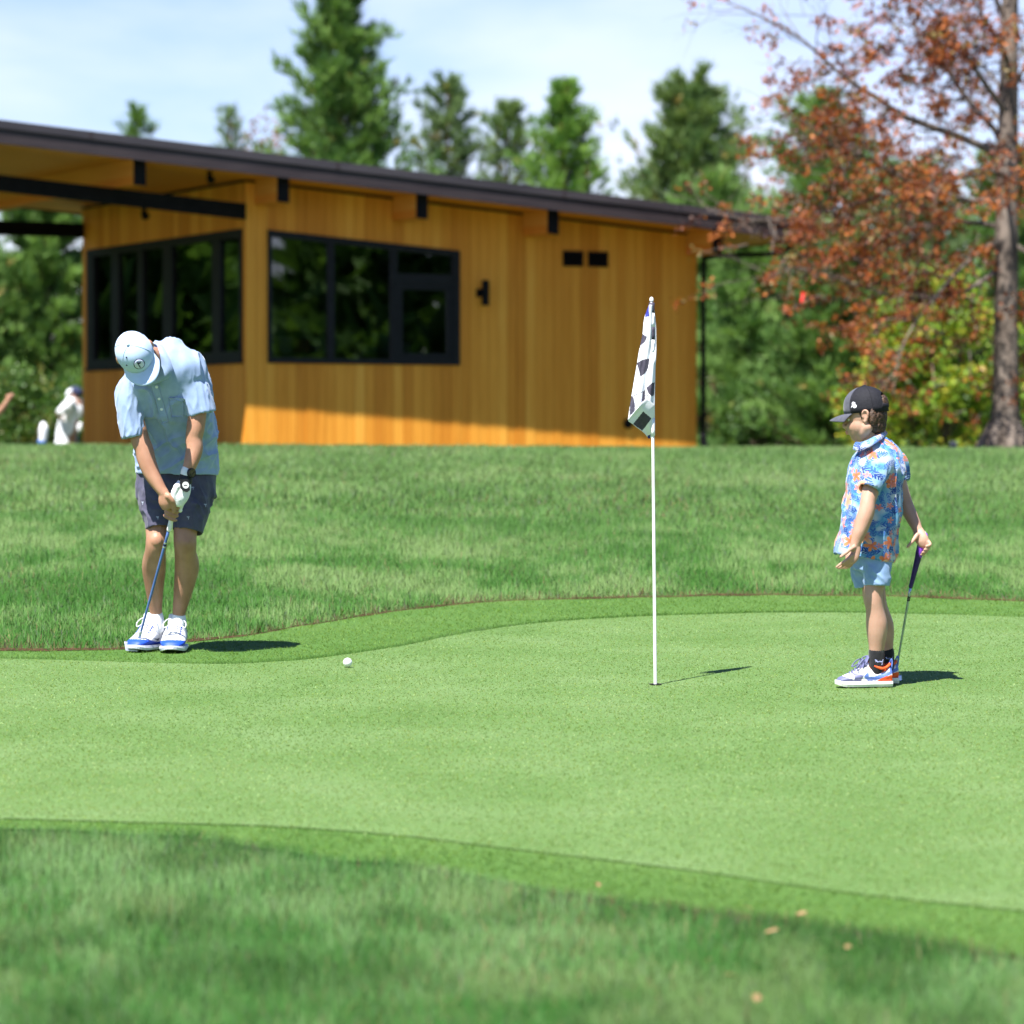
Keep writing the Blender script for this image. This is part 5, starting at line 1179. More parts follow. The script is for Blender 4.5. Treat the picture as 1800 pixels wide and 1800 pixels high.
# ---- cap
m_mesh_c = noisy(mat('black_mesh', rough=.75, spec=.2), (.008,.008,.011), (.020,.020,.026), 260, bump=.6, bdist=.001)
m_char = cloth_mat('charcoal_twill', (.055,.057,.075), (.075,.077,.098), 60, .75, .2)
CF, CL, CU = .101, .083, .112; CC = (-.006, .018)
def cp(az, el, k=1.0):   # az 0 = front, + towards his left
    f = CF*k*math.cos(el)*math.cos(az); u = CU*k*math.sin(el)**.85
    if math.cos(az) > 0: f *= 1+.06*math.sin(el*2)
    return hb(CC[0]+f, CC[1]+u, CL*k*math.cos(el)*math.sin(az))
rows, seg = 18, 72; V = []; 
for k in (1, .955):
    for i in range(rows+1):
        el = PI/2*.985*i/rows
        for q in range(seg):
            az = -PI+2*PI*q/seg; p = cp(az, el, k)
            if i == 0: p = p-UB*.008
            V.append(p)
Fc = []; mi = []; o_ = (rows+1)*seg
for i in range(rows):
    for q in range(seg):
        az = -PI+2*PI*(q+.5)/seg; el = PI/2*(i+.5)/rows
        gap = ((abs(abs(az)-PI)/.42)**2+((el-.30)/.44)**2 < 1) and el > .17      # half-moon opening at the back
        if gap: continue
        front = (abs(az) < 1.02)
        for off, flip in ((0, 0), (o_, 1)):
            a = off+i*seg+q; b = off+i*seg+(q+1) % seg; f = (a, b, b+seg, a+seg); Fc.append(f[::-1] if flip else f); mi.append(1 if front else 0)
for q in range(seg): Fc.append((q, q+o_, (q+1) % seg+o_, (q+1) % seg)); mi.append(1 if abs(-PI+2*PI*(q+.5)/seg) < 1.02 else 0)
for off in (0, o_): Fc.append(tuple(off+rows*seg+q for q in range(seg))); mi.append(0)
bcap = link_mesh('cap', V, Fc, [m_mesh_c, m_char], boy, BOY, smooth=True, midx=mi)
nb = 26; top_, bot_ = [], []
for lst, dz_ in ((top_, 0), (bot_, -.0045)):
    for j in range(8):
        q = j/7
        for i in range(nb+1):
            az = math.radians(-64+128*i/nb); e0, e1 = CF*math.cos(az)*.985, CL*math.sin(az)*.985; reach = .070*math.cos((i/nb-.5)*2*1.18)**.6
            sd = e1*(1+.06*q); lst.append(hb(CC[0]+e0+reach*q, CC[1]-.006-2.2*sd*sd*q**.7-.016*q*q-.004*q+dz_, sd))
W_ = nb+1; o = 8*W_; fb_ = []
for j in range(7):
    for i in range(nb): a = j*W_+i; fb_ += [(a, a+1, a+W_+1, a+W_), (o+a, o+a+W_, o+a+W_+1, o+a+1)]
for i in range(nb): a = 7*W_+i; fb_.append((a, a+1, o+a+1, o+a))
for j in range(7):
    a = j*W_; fb_.append((a, a+W_, o+a+W_, o+a)); a += nb; fb_.append((a, o+a, o+a+W_, a+W_))
link_mesh('brim', top_+bot_, fb_, m_char, bcap, BOY, smooth=True)
link_mesh('button', *ellipsoid(hb(CC[0],CC[1]+CU+.001,0), FB*.009, LB*.009, UB*.004), m_mesh_c, bcap, BOY, smooth=True)
for az in (58.5, -58.5, 120, -120): link_mesh('seam', *tube([cp(math.radians(az), e, 1.003) for e in np.linspace(.0, 1.5, 14)], [.0016]*14, 5, 1), m_mesh_c, bcap, BOY)
link_mesh('strap', *tube([cp(math.radians(a), .11, 1.005) for a in np.linspace(150, 210, 9)], [(.003,.010)]*9, 8, 2, ref=tuple(UB)), m_mesh_c, bcap, BOY, smooth=True)
m_logo = noisy(mat('white_thread', rough=.6), (.66,.66,.74), (.76,.76,.82), 90)
def on_cap(poly, az0, el0, k, m, name, rot=0):
    lo, hi = [], []
    for x, y in poly:
        a = az0+x/CL; e = el0+y/CU; lo.append(cp(a, e, k-.02)); hi.append(cp(a, e, k))
    n = len(poly); return link_mesh(name, lo+hi, [tuple(range(n-1, -1, -1)), tuple(range(n, 2*n))]+[(i, (i+1) % n, n+(i+1) % n, n+i) for i in range(n)], m, bcap, BOY)
# small white sewn emblem: a stubby two-lobed shape with a hooked back (x runs backwards along the cap)
on_cap([(-.013,-.010),(-.011,-.003),(-.007,.000),(-.009,.006),(-.008,.013),(-.003,.0145),(.004,.012),(.0065,.007),(.003,.003),(.009,.001),(.0115,-.005),(.008,-.011),(.000,-.012),(-.004,-.006),(-.009,-.007)][::-1], 1.25, .20, 1.016, m_logo, 'emblem')
# ---- shirt with palm leaves and hibiscus
def floral():
    m = mat('floral_cotton', rough=.75, spec=.2, sheen=.2); a = N(m, 'ShaderNodeAttribute', attribute_name='cloth_uv')
    def math_(op, x, y=None, z=None):
        n = N(m, 'ShaderNodeMath', operation=op)
        for i, q in enumerate((x, y, z)):
            if q is None: continue
            if isinstance(q, (int, float)): n.inputs[i].default_value = q
            else: L(m, q, n.inputs[i])
        return n.outputs[0]
    def mixc(f, c1, c2):
        n = N(m, 'ShaderNodeMixRGB'); L(m, f, n.inputs['Fac'])
        for k, c in (('Color1', c1), ('Color2', c2)):
            if isinstance(c, tuple): n.inputs[k].default_value = (*c, 1)
            else: L(m, c, n.inputs[k])
        return n.outputs['Color']
    wn_ = N(m, 'ShaderNodeTexNoise'); wn_.inputs['Scale'].default_value = 14; L(m, a.outputs['Vector'], wn_.inputs['Vector'])
    dv = N(m, 'ShaderNodeVectorMath', operation='SCALE'); dv.inputs['Scale'].default_value = .018; sb = N(m, 'ShaderNodeVectorMath', operation='ADD'); L(m, wn_.outputs['Color'], dv.inputs[0]); L(m, dv.outputs[0], sb.inputs[0]); L(m, a.outputs['Vector'], sb.inputs[1])
    src = sb.outputs[0]
    def cells(scale, seed):
        ad = N(m, 'ShaderNodeVectorMath', operation='ADD'); ad.inputs[1].default_value = (seed, seed*.7, 0); L(m, src, ad.inputs[0])
        v = N(m, 'ShaderNodeTexVoronoi', voronoi_dimensions='2D'); v.inputs['Scale'].default_value = scale; v.inputs['Randomness'].default_value = .8; L(m, ad.outputs[0], v.inputs['Vector'])
        df = N(m, 'ShaderNodeVectorMath', operation='SUBTRACT'); L(m, ad.outputs[0], df.inputs[0]); L(m, v.outputs['Position'], df.inputs[1])
        sx = N(m, 'ShaderNodeSeparateXYZ'); L(m, df.outputs[0], sx.inputs[0]); sc = N(m, 'ShaderNodeSeparateColor'); L(m, v.outputs['Color'], sc.inputs[0])
        ang = math_('ARCTAN2', sx.outputs['Y'], sx.outputs['X']); rad = math_('MULTIPLY', N_len(df), scale); return ang, rad, sc.outputs[0], sc.outputs[1], sc.outputs[2]
    def N_len(df):
        n = N(m, 'ShaderNodeVectorMath', operation='LENGTH'); L(m, df.outputs[0], n.inputs[0]); return n.outputs['Value']
    # ground: white to light blue patches
    pn = N(m, 'ShaderNodeTexNoise'); pn.inputs['Scale'].default_value = 11; pn.inputs['Detail'].default_value = 2; L(m, a.outputs['Vector'], pn.inputs['Vector'])
    col = ramp(m, pn.outputs['Fac'], [(.38, (.52,.57,.64)), (.50, (.26,.44,.62)), (.60, (.07,.30,.50)), (.70, (.38,.51,.64))])
    # two layers of palm fronds
    for scale, seed, c, fr_, wd, pk in ((13, 3.1, (.030,.105,.40), 46, .21, .10), (17, 7.7, (.060,.18,.52), 40, .22, .05), (10.5, 5.3, (.015,.05,.24), 52, .18, .30), (15, 31.3, (.040,.13,.45), 44, .20, .15)):
        ang, rad, r1, r2, r3 = cells(scale, seed)
        an2 = math_('ADD', ang, math_('MULTIPLY', r2, 6.28)); xx = math_('MULTIPLY', rad, math_('COSINE', an2)); yy = math_('ABSOLUTE', math_('ADD', math_('MULTIPLY', rad, math_('SINE', an2)), math_('MULTIPLY', math_('MULTIPLY', xx, xx), .35)))
        st = math_('GREATER_THAN', math_('SINE', math_('MULTIPLY', math_('SUBTRACT', xx, math_('MULTIPLY', yy, .9)), fr_)), -.25)
        el = math_('LESS_THAN', math_('ADD', math_('POWER', math_('DIVIDE', math_('ABSOLUTE', xx), .50), 2.0), math_('POWER', math_('DIVIDE', yy, wd), 2.0)), 1.0)
        rib = math_('MULTIPLY', math_('LESS_THAN', yy, .018), math_('LESS_THAN', math_('ABSOLUTE', xx), .5))
        col = mixc(math_('MULTIPLY', math_('MAXIMUM', math_('MULTIPLY', st, el), rib), math_('GREATER_THAN', r1, pk)), col, c)
    # flowers: five petals, coral to orange, darker heart and pale tips
    for scale, seed, thr, c1, c2 in ((12.5, 11.9, .60, (.68,.10,.05), (.74,.26,.10)), (20, 17.3, .64, (.68,.07,.09), (.80,.32,.26)), (10, 23.1, .80, (.76,.22,.10), (.80,.48,.30))):
        ang, rad, r1, r2, r3 = cells(scale, seed)
        pet = math_('MULTIPLY_ADD', math_('ABSOLUTE', math_('SINE', math_('MULTIPLY', math_('ADD', ang, math_('MULTIPLY', r2, 6.28)), 2.5))), .24, .15)
        inn = math_('LESS_THAN', rad, pet); pick = math_('GREATER_THAN', r1, thr)
        fc = mixc(math_('MULTIPLY', rad, 2.8), c1, c2); fc = mixc(math_('LESS_THAN', rad, .075), fc, (.55,.02,.04)); col = mixc(math_('MULTIPLY', inn, pick), col, fc)
    dk_ = N(m, 'ShaderNodeMixRGB', blend_type='MULTIPLY'); dk_.inputs['Fac'].default_value = 1; dk_.inputs['Color2'].default_value = (.84, .82, .84, 1); L(m, col, dk_.inputs['Color1']); L(m, dk_.outputs['Color'], BS(m).inputs['Base Color']); return m
m_floral = floral()
def cloth_uv(o, V, cx, cy, r_=.13):
    u = np.arctan2(V[:, 0]-cx, -(V[:, 1]-cy))*r_; a = o.data.attributes.new('cloth_uv', 'FLOAT_VECTOR', 'POINT'); q = np.stack([u, V[:, 2], 0*u], 1).astype(np.float32); a.data.foreach_set('vector', q.ravel())
s = Solid()
s.add(ring_loft([(1467.5,973,1572,989,.0,.142,0), (1471,950,1575,958,.0,.145,0), (1476,925,1579,928,.0,.146,0), (1482,890,1584,892,.0,.145,0), (1487,855,1588,852,.0,.142,0), (1493,825,1587,820,.0,.135,0), (1502,803,1580,797,.0,.110,0), (1516,787,1566,779,.0,.070,0), (1524,779,1556,771,.0,.052,0)], DB, th=.009, hollow=.12))
s.add(sleeve([B(1553,806,-.09), B(1546,818,-.125), B(1536,838,-.17), B(1527.5,861,-.20)], [(.052,.055),(.062,.060),(.058,.056),(.0485,.052)], 28, 6, .008, (0,1,0), .11))
s.add(sleeve([B(1562,803,.09), B(1568,815,.12), B(1575,832,.135), B(1581,849,.135)], [(.05,.055),(.058,.058),(.054,.052),(.047,.050)], 28, 6, .008, (0,1,0), .10))
V, Fc = s.fused(.0054, 4); Nn = s.N
a1 = near_axis(V, B(1548,812,-.12), B(1527,866,-.20), .045, .08); kt = np.clip((V[:, 2]-B(0,992)[2])/.05, .1, 1)
V = fold(V, Nn, a1, B(1538,835,-.17), (-.3,-.2,-1), 24, 6, .005, 31); V = fold(V, Nn, (1-a1)*kt, B(1530,880,0), (.35,0,-1), 13, 4, .0075, 32); V = fold(V, Nn, (1-a1)*kt*np.clip((V[:, 0]-B(1540,0)[0])/.08, 0, 1), B(1565,870,-.1), (.15,0,-1), 20, 5, .008, 33)
shirt = shell_of(V, Fc, 'shirt', m_floral, boy, BOY); cloth_uv(shirt, V, B(1530,900)[0], B(1530,900)[1])
# folded collar
cA = [B(1504,777,-.045), B(1515,777,-.06), B(1530,771,-.055), B(1545,760,-.03), B(1552,753,.02), B(1548,755,.05)]
cB = [B(1499,790,-.06), B(1512,793,-.10), B(1533,783,-.105), B(1551,771,-.065), B(1560,762,.02), B(1556,764,.06)]
pa, _ = catmull(cA, [0]*6, 5); pb_, _ = catmull(cB, [0]*6, 5); rings = []
for a, b in zip(pa, pb_):
    n_ = np.array([-.2,-.85,.4]); n_ /= np.linalg.norm(n_); t5 = .003
    rings.append([a-n_*t5, (a+b)/2+n_*.008-n_*t5, b-n_*t5, b+n_*t5, (a+b)/2+n_*.013, a+n_*t5])
Vc, Fcc = bridge(rings); co = link_mesh('collar', Vc, Fcc, m_floral, shirt, BOY, smooth=True); cloth_uv(co, np.array(Vc), B(1530,900)[0], B(1530,900)[1], .11)
for path in ([B(1512,857.5,-.20), B(1527,862.5,-.255), B(1543,862,-.20)],): pass
# ---- shorts
m_bshort = cloth_mat('light_blue_shorts', (.19,.30,.49), (.235,.355,.55), 26, .7, .2)
s = Solid()
s.add(ring_loft([(1499,1000,1565,1003,.0,.125,0), (1496,985,1566,987,.0,.13,0), (1494,960,1567,962,.0,.128,0), (1496,945,1566,946,.0,.12,0)], DB, th=.008, hollow=.0))
s.add(sleeve([B(1538,975,-.045), B(1540,1000,-.07), B(1541,1018,-.078), B(1541,1030,-.08)], [(.082,.085),(.068,.068),(.060,.060),(.0565,.058)], 28, 5, .007, (0,1,0), .10))
s.add(sleeve([B(1524,975,.045), B(1523,1000,.065), B(1524,1018,.07), B(1526,1031,.07)], [(.080,.085),(.070,.068),(.064,.060),(.061,.058)], 28, 5, .007, (0,1,0), .10))
V, Fc = s.fused(.0046, 4); V = fold(V, s.N, np.clip((V[:, 2]-B(0,1031)[2])/.04, .2, 1), B(1540,1005,-.08), (.8,.1,-.55), 20, 8, .006, 41)
bsh = shell_of(V, Fc, 'shorts', m_bshort, boy, BOY)
link_mesh('side_seam', *tube([B(1522.5,1027,-.139), B(1522,1010,-.140), B(1523,990,-.148)], [.0018]*3, 6, 4), m_bshort, bsh, BOY, smooth=True)
# ---- socks with small leaping cat emblem
m_sock_b = cloth_mat('black_sock', (.008,.008,.010), (.016,.016,.019), 60, .85, .2)
sk1 = link_mesh('sock', *tube([B(1540.5,1145,-.052), B(1540.5,1158,-.05), B(1540,1172,-.05), B(1537,1186,-.05)], [.0355,.0350,.0330,.028], 20, 5), m_sock_b, boy, BOY, smooth=True)
sk2 = link_mesh('sock', *tube([B(1558.5,1146,.09), B(1559,1160,.09), B(1559,1174,.09), B(1555,1187,.09)], [.0345,.0335,.0315,.027], 20, 5), m_sock_b, boy, BOY, smooth=True)
m_cat = noisy(mat('lilac_print', rough=.7), (.36,.38,.62), (.44,.46,.70), 80)
CAT = [(-.022,.006),(-.020,.0095),(-.012,.0085),(-.006,.0065),(.004,.0055),(.010,.002),(.0150,.0015),(.019,.008),(.0215,.009),(.0195,.002),(.0165,-.003),(.0165,-.010),(.014,-.016),(.0115,-.0145),(.0135,-.009),(.0115,-.0045),(.005,-.002),(.000,-.0025),(-.006,.0005),(-.006,-.003),(-.010,-.005),(-.0095,-.002),(-.012,.001),(-.014,.000),(-.018,-.003),(-.0185,.000),(-.015,.003)]
for so, c0, y_, sc_ in ((sk1, B(1545,1162,-.05), -.034, 1.0), (sk2, B(1562,1157,.09), -.0325, .8)):
    sp = B(1540.5 if so is sk1 else 1559, 1160, -.05 if so is sk1 else .09); Rk = -y_+.0010; lo, hi = [], []
    for x, y in CAT:
        a = (x*sc_+(c0[0]-sp[0]))/Rk; z = c0[2]+y*sc_
        for lst, r_ in ((lo, Rk-.003), (hi, Rk+.0006)): lst.append(np.array([sp[0]+r_*math.sin(a), sp[1]-r_*math.cos(a), z]))
    n = len(CAT); link_mesh('sock_print', lo+hi, [tuple(range(n)), tuple(range(2*n-1, n-1, -1))]+[(i, (i+1) % n, n+(i+1) % n, n+i) for i in range(n)], m_cat, so, BOY)
# ---- shoes
m_slate = noisy(mat('slate_blue_leather', rough=.5), (.115,.12,.235), (.15,.155,.285), 50)
m_swoosh = noisy(mat('blue_leather', rough=.45), (.10,.17,.52), (.13,.21,.58), 50)
m_orange = noisy(mat('orange_suede', rough=.6), (.78,.085,.015), (.86,.12,.03), 50)
m_shoe_l = noisy(mat('white_leather_upper', rough=.5), (.72,.70,.68), (.80,.79,.77), 60)
m_sole_c = noisy(mat('cream_sole', rough=.55), (.72,.71,.66), (.80,.79,.74), 60)
SW = [(.16,.060),(.20,.064),(.36,.046),(.50,.040),(.545,.060),(.52,.062),(.50,.054),(.40,.056),(.25,.068),(.14,.088),(.05,.094),(.05,.084)]
SW = [(.0,.072),(.34,.046),(.44,.0445),(.445,.053),(.44,.064),(.49,.060),(.53,.048),(.51,.037),(.44,.027),(.305,.029),(.0,.058)]
SW_OLD = [(.03,.096),(.10,.086),(.22,.066),(.34,.054),(.44,.052),(.49,.058),(.535,.074),(.53,.060),(.52,.045),(.47,.035),(.38,.034),(.28,.042),(.16,.060),(.03,.080)]
def boy_col(x, z, y):
    r_ = np.zeros(len(x), int)
    r_[inside([(1.1,0),(1.1,.06),(.94,.053),(.86,.046),(.76,.038),(.695,.029),(.695,0)], x, z)] = 1
    r_[inside([(.735,.064),(.60,.056),(.525,.052),(.575,.030),(.52,0),(.70,0),(.70,.050)], x, z)] = 1
    r_[(x > .40) & (x < .74) & (z > .070+(.74-x)*.062)] = 1
    r_[inside([(-.1,0),(-.1,.054),(.10,.047),(.186,.041),(.27,.029),(.30,.0)], x, z)] = 3
    r_[inside(SW, x, z)] = 2
    r_[(x < .05) & (z > .058)] = 2
    r_[(x > .06) & (x < .42) & (z > np.interp(x, [.06,.12,.20,.28,.36,.42], [.082,.068,.061,.061,.070,.086]))] = 3
    return r_
def boy_shoe(heel_px, toe_px, dd):
    h_, t_ = B(*heel_px, dd), B(*toe_px, dd-.035); zb_ = zplane(h_[1])+.008
    so, fr_ = shoe((h_[0], h_[1], zb_), (t_[0], t_[1], zb_), .252, .092, .100, boy_col, [m_shoe_l, m_slate, m_swoosh, m_orange], boy, BOY, sole_m=m_sole_c, sole_h=.024, res=(120, 70), prof=np.array([(0,.80,.62),(.04,.92,.74),(.10,.80,.84),(.18,.68,.86),(.26,.68,.87),(.34,.76,.90),(.42,.92,.95),(.50,.90,1.0),(.60,.76,1.02),(.72,.60,1.0),(.84,.50,.92),(.93,.42,.72),(.98,.30,.42),(1.0,.22,.14)]))
    for i in range(5):
        x = .55+.045*i; z = .092-.0085*i; link_mesh('lace', *tube([fr_(x, -.024, z-.012), fr_(x+.015, 0, z+.006), fr_(x+.03, .024, z-.012)], [.0034]*3, 7, 4), m_slate, so, BOY, smooth=True)
    for sg in (-1, 1): link_mesh('lace_loop', *tube([fr_(.54,0,.101), fr_(.50,sg*.02,.120), fr_(.58,sg*.045,.112), fr_(.66,sg*.048,.085), fr_(.58,sg*.01,.098)], [.0030]*5, 7, 5), m_slate, so, BOY, smooth=True)
    link_mesh('tongue', *tube([fr_(.52,0,.085), fr_(.46,0,.108), fr_(.42,0,.128)], [(.026,.007),(.027,.008),(.022,.006)], 14, 4, ref=(0,0,1)), m_slate, so, BOY, smooth=True)
    link_mesh('heel_loop', *tube([fr_(.06,0,.085), fr_(.0,0,.118), fr_(-.022,0,.108), fr_(-.012,0,.078)], [.0035]*4, 8, 5), m_swoosh, so, BOY, smooth=True)
    link_mesh('ankle_collar', *tube([fr_(.40,0,.112), fr_(.32,-.034,.092), fr_(.18,-.036,.080), fr_(.06,-.02,.092), fr_(.03,0,.098), fr_(.06,.02,.092), fr_(.18,.036,.080), fr_(.32,.034,.092), fr_(.40,0,.112)], [.0065]*9, 8, 4), m_orange, so, BOY, smooth=True)
    return so
boy_shoe((1566,1205), (1467,1205), -.03)
boy_shoe((1577,1203), (1480,1203), .115)
# ---- his putter
pc = B(1574, 1197, .24); pzb = zplane(pc[1])+.004; PUT = (pc[0], pc[1], pzb)
club2 = thing('golf_club', 'putter with thick purple grip and slim steel shaft held behind the boy', 'golf club', PUT)
m_purple = noisy(mat('purple_grip', rough=.45), (.20,.045,.50), (.27,.07,.60), 60); m_dpur = noisy(mat('dark_purple_grip', rough=.5), (.022,.010,.085), (.035,.016,.12), 60)
mid_ = GP0+(GP1-GP0)*.42
gripo = link_mesh('grip', *tube([GP0, GP0+(GP1-GP0)*.12, GP0+(GP1-GP0)*.3, mid_, GP0+(GP1-GP0)*.7, GP1], [.0165,.0178,.0172,.0150,.0120,.0095], 20, 5), m_dpur, club2, PUT, smooth=True)
panel = []
link_mesh('grip_panel', *tube([GP0+np.array([.003,-.0035,.002])-gpd*.002, GP0+(GP1-GP0)*.12+np.array([.003,-.0035,0]), GP0+(GP1-GP0)*.3+np.array([.003,-.003,0]), GP0+(GP1-GP0)*.48+np.array([.0035,-.001,0])], [.0178,.0190,.0168,.0090], 20, 5), m_purple, gripo, PUT, smooth=True)
link_mesh('grip_cap', *tube([GP0-gpd*.013, GP0-gpd*.0165], [.012,.010], 16, 2), m_logo, gripo, PUT, smooth=True)
hs2 = np.array(PUT)+np.array([.004, 0, .05]); m_steel2 = noisy(mat('grey_blue_steel', (.3,.35,.45), .25, .5, metal=.9), (.30,.37,.46), (.42,.49,.58), 30)
sh2 = link_mesh('shaft', *tube([GP1+gpd*.004, (GP1+hs2)/2, hs2], [.0062,.0056,.0050], 12, 5, round_ends=False), m_steel2, club2, PUT, smooth=True)
d2 = (hs2-GP1)/np.linalg.norm(hs2-GP1)
for f in (.115, .135, .155): c = GP1+(hs2-GP1)*f; link_mesh('shaft_band', *tube([c, c+d2*.006], [.0072,.0072], 12, 1, round_ends=False), m_blk, sh2, PUT)
hv = hexa([np.array(PUT)+np.array(q) for q in ((-.035,-.012,0),(.030,-.012,0),(.030,.012,0),(-.035,.012,0),(-.033,-.008,.024),(.028,-.008,.026),(.028,.008,.026),(-.033,.008,.024))])
ph = link_mesh('club_head', *hv, m_steel2, club2, PUT); bv_ = ph.modifiers.new('b', 'BEVEL'); bv_.width = .003; bv_.segments = 2
link_mesh('hosel', *tube([hs2-d2*.01, hs2+d2*.03], [.0068,.0075], 12, 3), m_steel2, club2, PUT, smooth=True)
# ================================================================== FLAGSTICK, BALL, BACKGROUND PEOPLE, SMALL THINGS
fbp = on_plane(1152, 1204, .004); FL = (fbp.x, fbp.y, fbp.z); dF = (fbp-CAM).dot(FW)
flag = thing('flagstick', 'thin white flagstick with limp chequered flag standing in the green', 'flagstick', FL)
topp = P(1145.3, 528, dF+.005)
def Fp(px, py, dd=0): return np.array(P(px, py, dF+dd))
pdir = np.array(topp)-np.array(fbp); 
m_pole = noisy(mat('white_fibreglass', rough=.35, spec=.5), (.76,.76,.75), (.82,.82,.81), 20)
link_mesh('pole', *tube([np.array(fbp)-pdir*.05, np.array(fbp), np.array(fbp)+pdir*.5, np.array(topp)], [.0075,.0075,.0070,.0062], 16, 4, round_ends=False), m_pole, flag, FL, smooth=True)
link_mesh('finial', *tube([np.array(topp), np.array(topp)+pdir*.004], [.0095,.0085], 14, 3), m_pole, flag, FL, smooth=True)
m_cloth = cloth_mat('flag_white', (.74,.75,.80), (.80,.81,.85), 40, .6, .2); m_ink_fold = noisy(mat('flag_ink_and_fold_shade', rough=.6), (.045,.040,.060), (.070,.063,.088), 60); m_cloth_b = m_cloth
m_blueink = noisy(mat('flag_blue_ink', rough=.6), (.02,.025,.20), (.04,.05,.30), 60)
# hanging cloth: left and right outlines (photo px), folds in depth
Lo = [(1141,536),(1137,546),(1133,558),(1131,572),(1130,585),(1127,600),(1123,620),(1119,645),(1115,668),(1111,692),(1107,716),(1104,738)]
Ro = [(1150,536),(1151,548),(1152,560),(1153,572),(1153.5,590),(1153.5,610),(1153,630),(1152,645),(1151.5,668),(1151,692),(1151,703),(1150.5,714)]
ny, nx = 200, 64; lo_, _ = catmull([(*q,) for q in Lo], [0]*12, 14); ro_, _ = catmull([(*q,) for q in Ro], [0]*12, 14); lo_ = np.array(lo_); ro_ = np.array(ro_); tt = np.linspace(0, len(lo_)-1, ny+1)
Lx = np.stack([np.interp(tt, np.arange(len(lo_)), lo_[:, k]) for k in (0, 1)], 1); Rx = np.stack([np.interp(tt, np.arange(len(ro_)), ro_[:, k]) for k in (0, 1)], 1)
def cloth_grid(Lx, Rx, depth, print_fn, name, th=.0016):
    ny_, nx_ = len(Lx)-1, nx; V = []; px_ = []
    for j in range(ny_+1):
        for i in range(nx_+1):
            s_ = i/nx_; q = Lx[j]*(1-s_)+Rx[j]*s_; V.append(Fp(q[0], q[1], depth(s_, j/ny_))); px_.append(q)
    px_ = np.array(px_); n = len(V); Fc = [(j*(nx_+1)+i, (j+1)*(nx_+1)+i, (j+1)*(nx_+1)+i+1, j*(nx_+1)+i+1) for j in range(ny_) for i in range(nx_)]
    c = px_[np.array(Fc)].mean(1); mi = print_fn(c[:, 0], c[:, 1])
    o = link_mesh(name, V, Fc, [m_cloth, m_ink_fold, m_blueink], flag, FL, smooth=True, midx=mi)
    sd = o.modifiers.new('thick', 'SOLIDIFY'); sd.thickness = th; sd.offset = 0; return o
BLK = [[(1128.5,586),(1137,592),(1133,602),(1126,608),(1125.5,612),(1122,611)], [(1119.5,638),(1130,632),(1142.5,630),(1139,648),(1134,656),(1126,663)], [(1136,682),(1146,673),(1150,672),(1150,694),(1146,697),(1141,693)], [(1108.5,699),(1113,697),(1116.5,712),(1116.3,722),(1112,727),(1106.5,731)],
       [(1129,691),(1134,684),(1134,702),(1130,709),(1127,715)]]  # last patch is no print: shade of a dark fold, coloured like the ink
def pr(x, y):
    r_ = np.zeros(len(x), int)
    for p in BLK: r_[inside(p, x, y)] = 1
    r_[inside([(1136,540),(1141,536),(1141,556),(1134,558)], x, y)] = 2
    r_[(np.abs((x-1131)-(-(y-688)*2.2)) < 1.6) & (y > 684) & (y < 700) & (x < 1131)] = 1        # stitched edge
    return r_
sst = lambda a, b, x: (lambda q: q*q*(3-2*q))(min(1, max(0, (x-a)/(b-a))))
fold1 = lambda s_, t: (lambda w: fold0(s_, t)*(1-w)+.006*w)(sst(.55, .9, s_)*(1-sst(.42, .6, t)))
fold0 = lambda s_, t: .6*fold00(s_, t)
fold00 = lambda s_, t: -.020-.030*math.sin(PI*s_)*(.3+t)+.016*math.sin(s_*9+1.5+t*2)*(.3+t)+.012*math.sin(s_*17+t*5)*t
fl = cloth_grid(Lx, Rx, fold1, pr, 'flag')
# lower flap: the turned corner seen from its shaded side
L2 = np.array([(1104,737),(1105,741),(1112,745.5),(1120,752),(1128,757.5),(1134,763),(1140.5,771)]); R2 = np.array([(1131,705),(1141,703),(1150.5,712),(1150.5,728),(1150.5,742),(1150,757),(1149,768)])
L2 = np.stack([np.interp(np.linspace(0, 6, 81), range(7), L2[:, k]) for k in (0, 1)], 1); R2 = np.stack([np.interp(np.linspace(0, 6, 81), range(7), R2[:, k]) for k in (0, 1)], 1)
def pr2(x, y):
    r_ = np.zeros(len(x), int); r_[inside([(1130.5,723),(1145,735.5),(1134,750.5),(1128.5,757),(1112.5,745.5)], x, y)] = 1; r_[inside([(1138,766),(1144,763),(1143,774),(1139,774)], x, y)] = 2; return r_
cloth_grid(L2, R2, lambda s_, t: -.070+.11*t-.02*(1-s_)*(1-t)+.005*math.sin(s_*7), pr2, 'flag_corner')
# hem tube round the pole, with its printed squares
pp = lambda py: (topp.x*0+1145.3+(py-528)*(1152-1145.3)/(1204-528))
tb = []; 
ys = [532, 550.5, 575, 597.5, 622, 640, 668, 700, 735, 766]
mi_ = [1, 0, 1, 0, 0, 0, 0, 0, 0]
hem = []
for k, (a, b) in enumerate(zip(ys[:-1], ys[1:])):
    o = link_mesh('hem_panel', *tube([Fp(pp(a)+.2, a, 0), Fp(pp(b)+.2, b, 0)], [.0125, .0125] if k < 5 else [.0094, .0090], 16, 3, round_ends=False), m_ink_fold if mi_[k] else m_cloth, fl, FL, smooth=True)
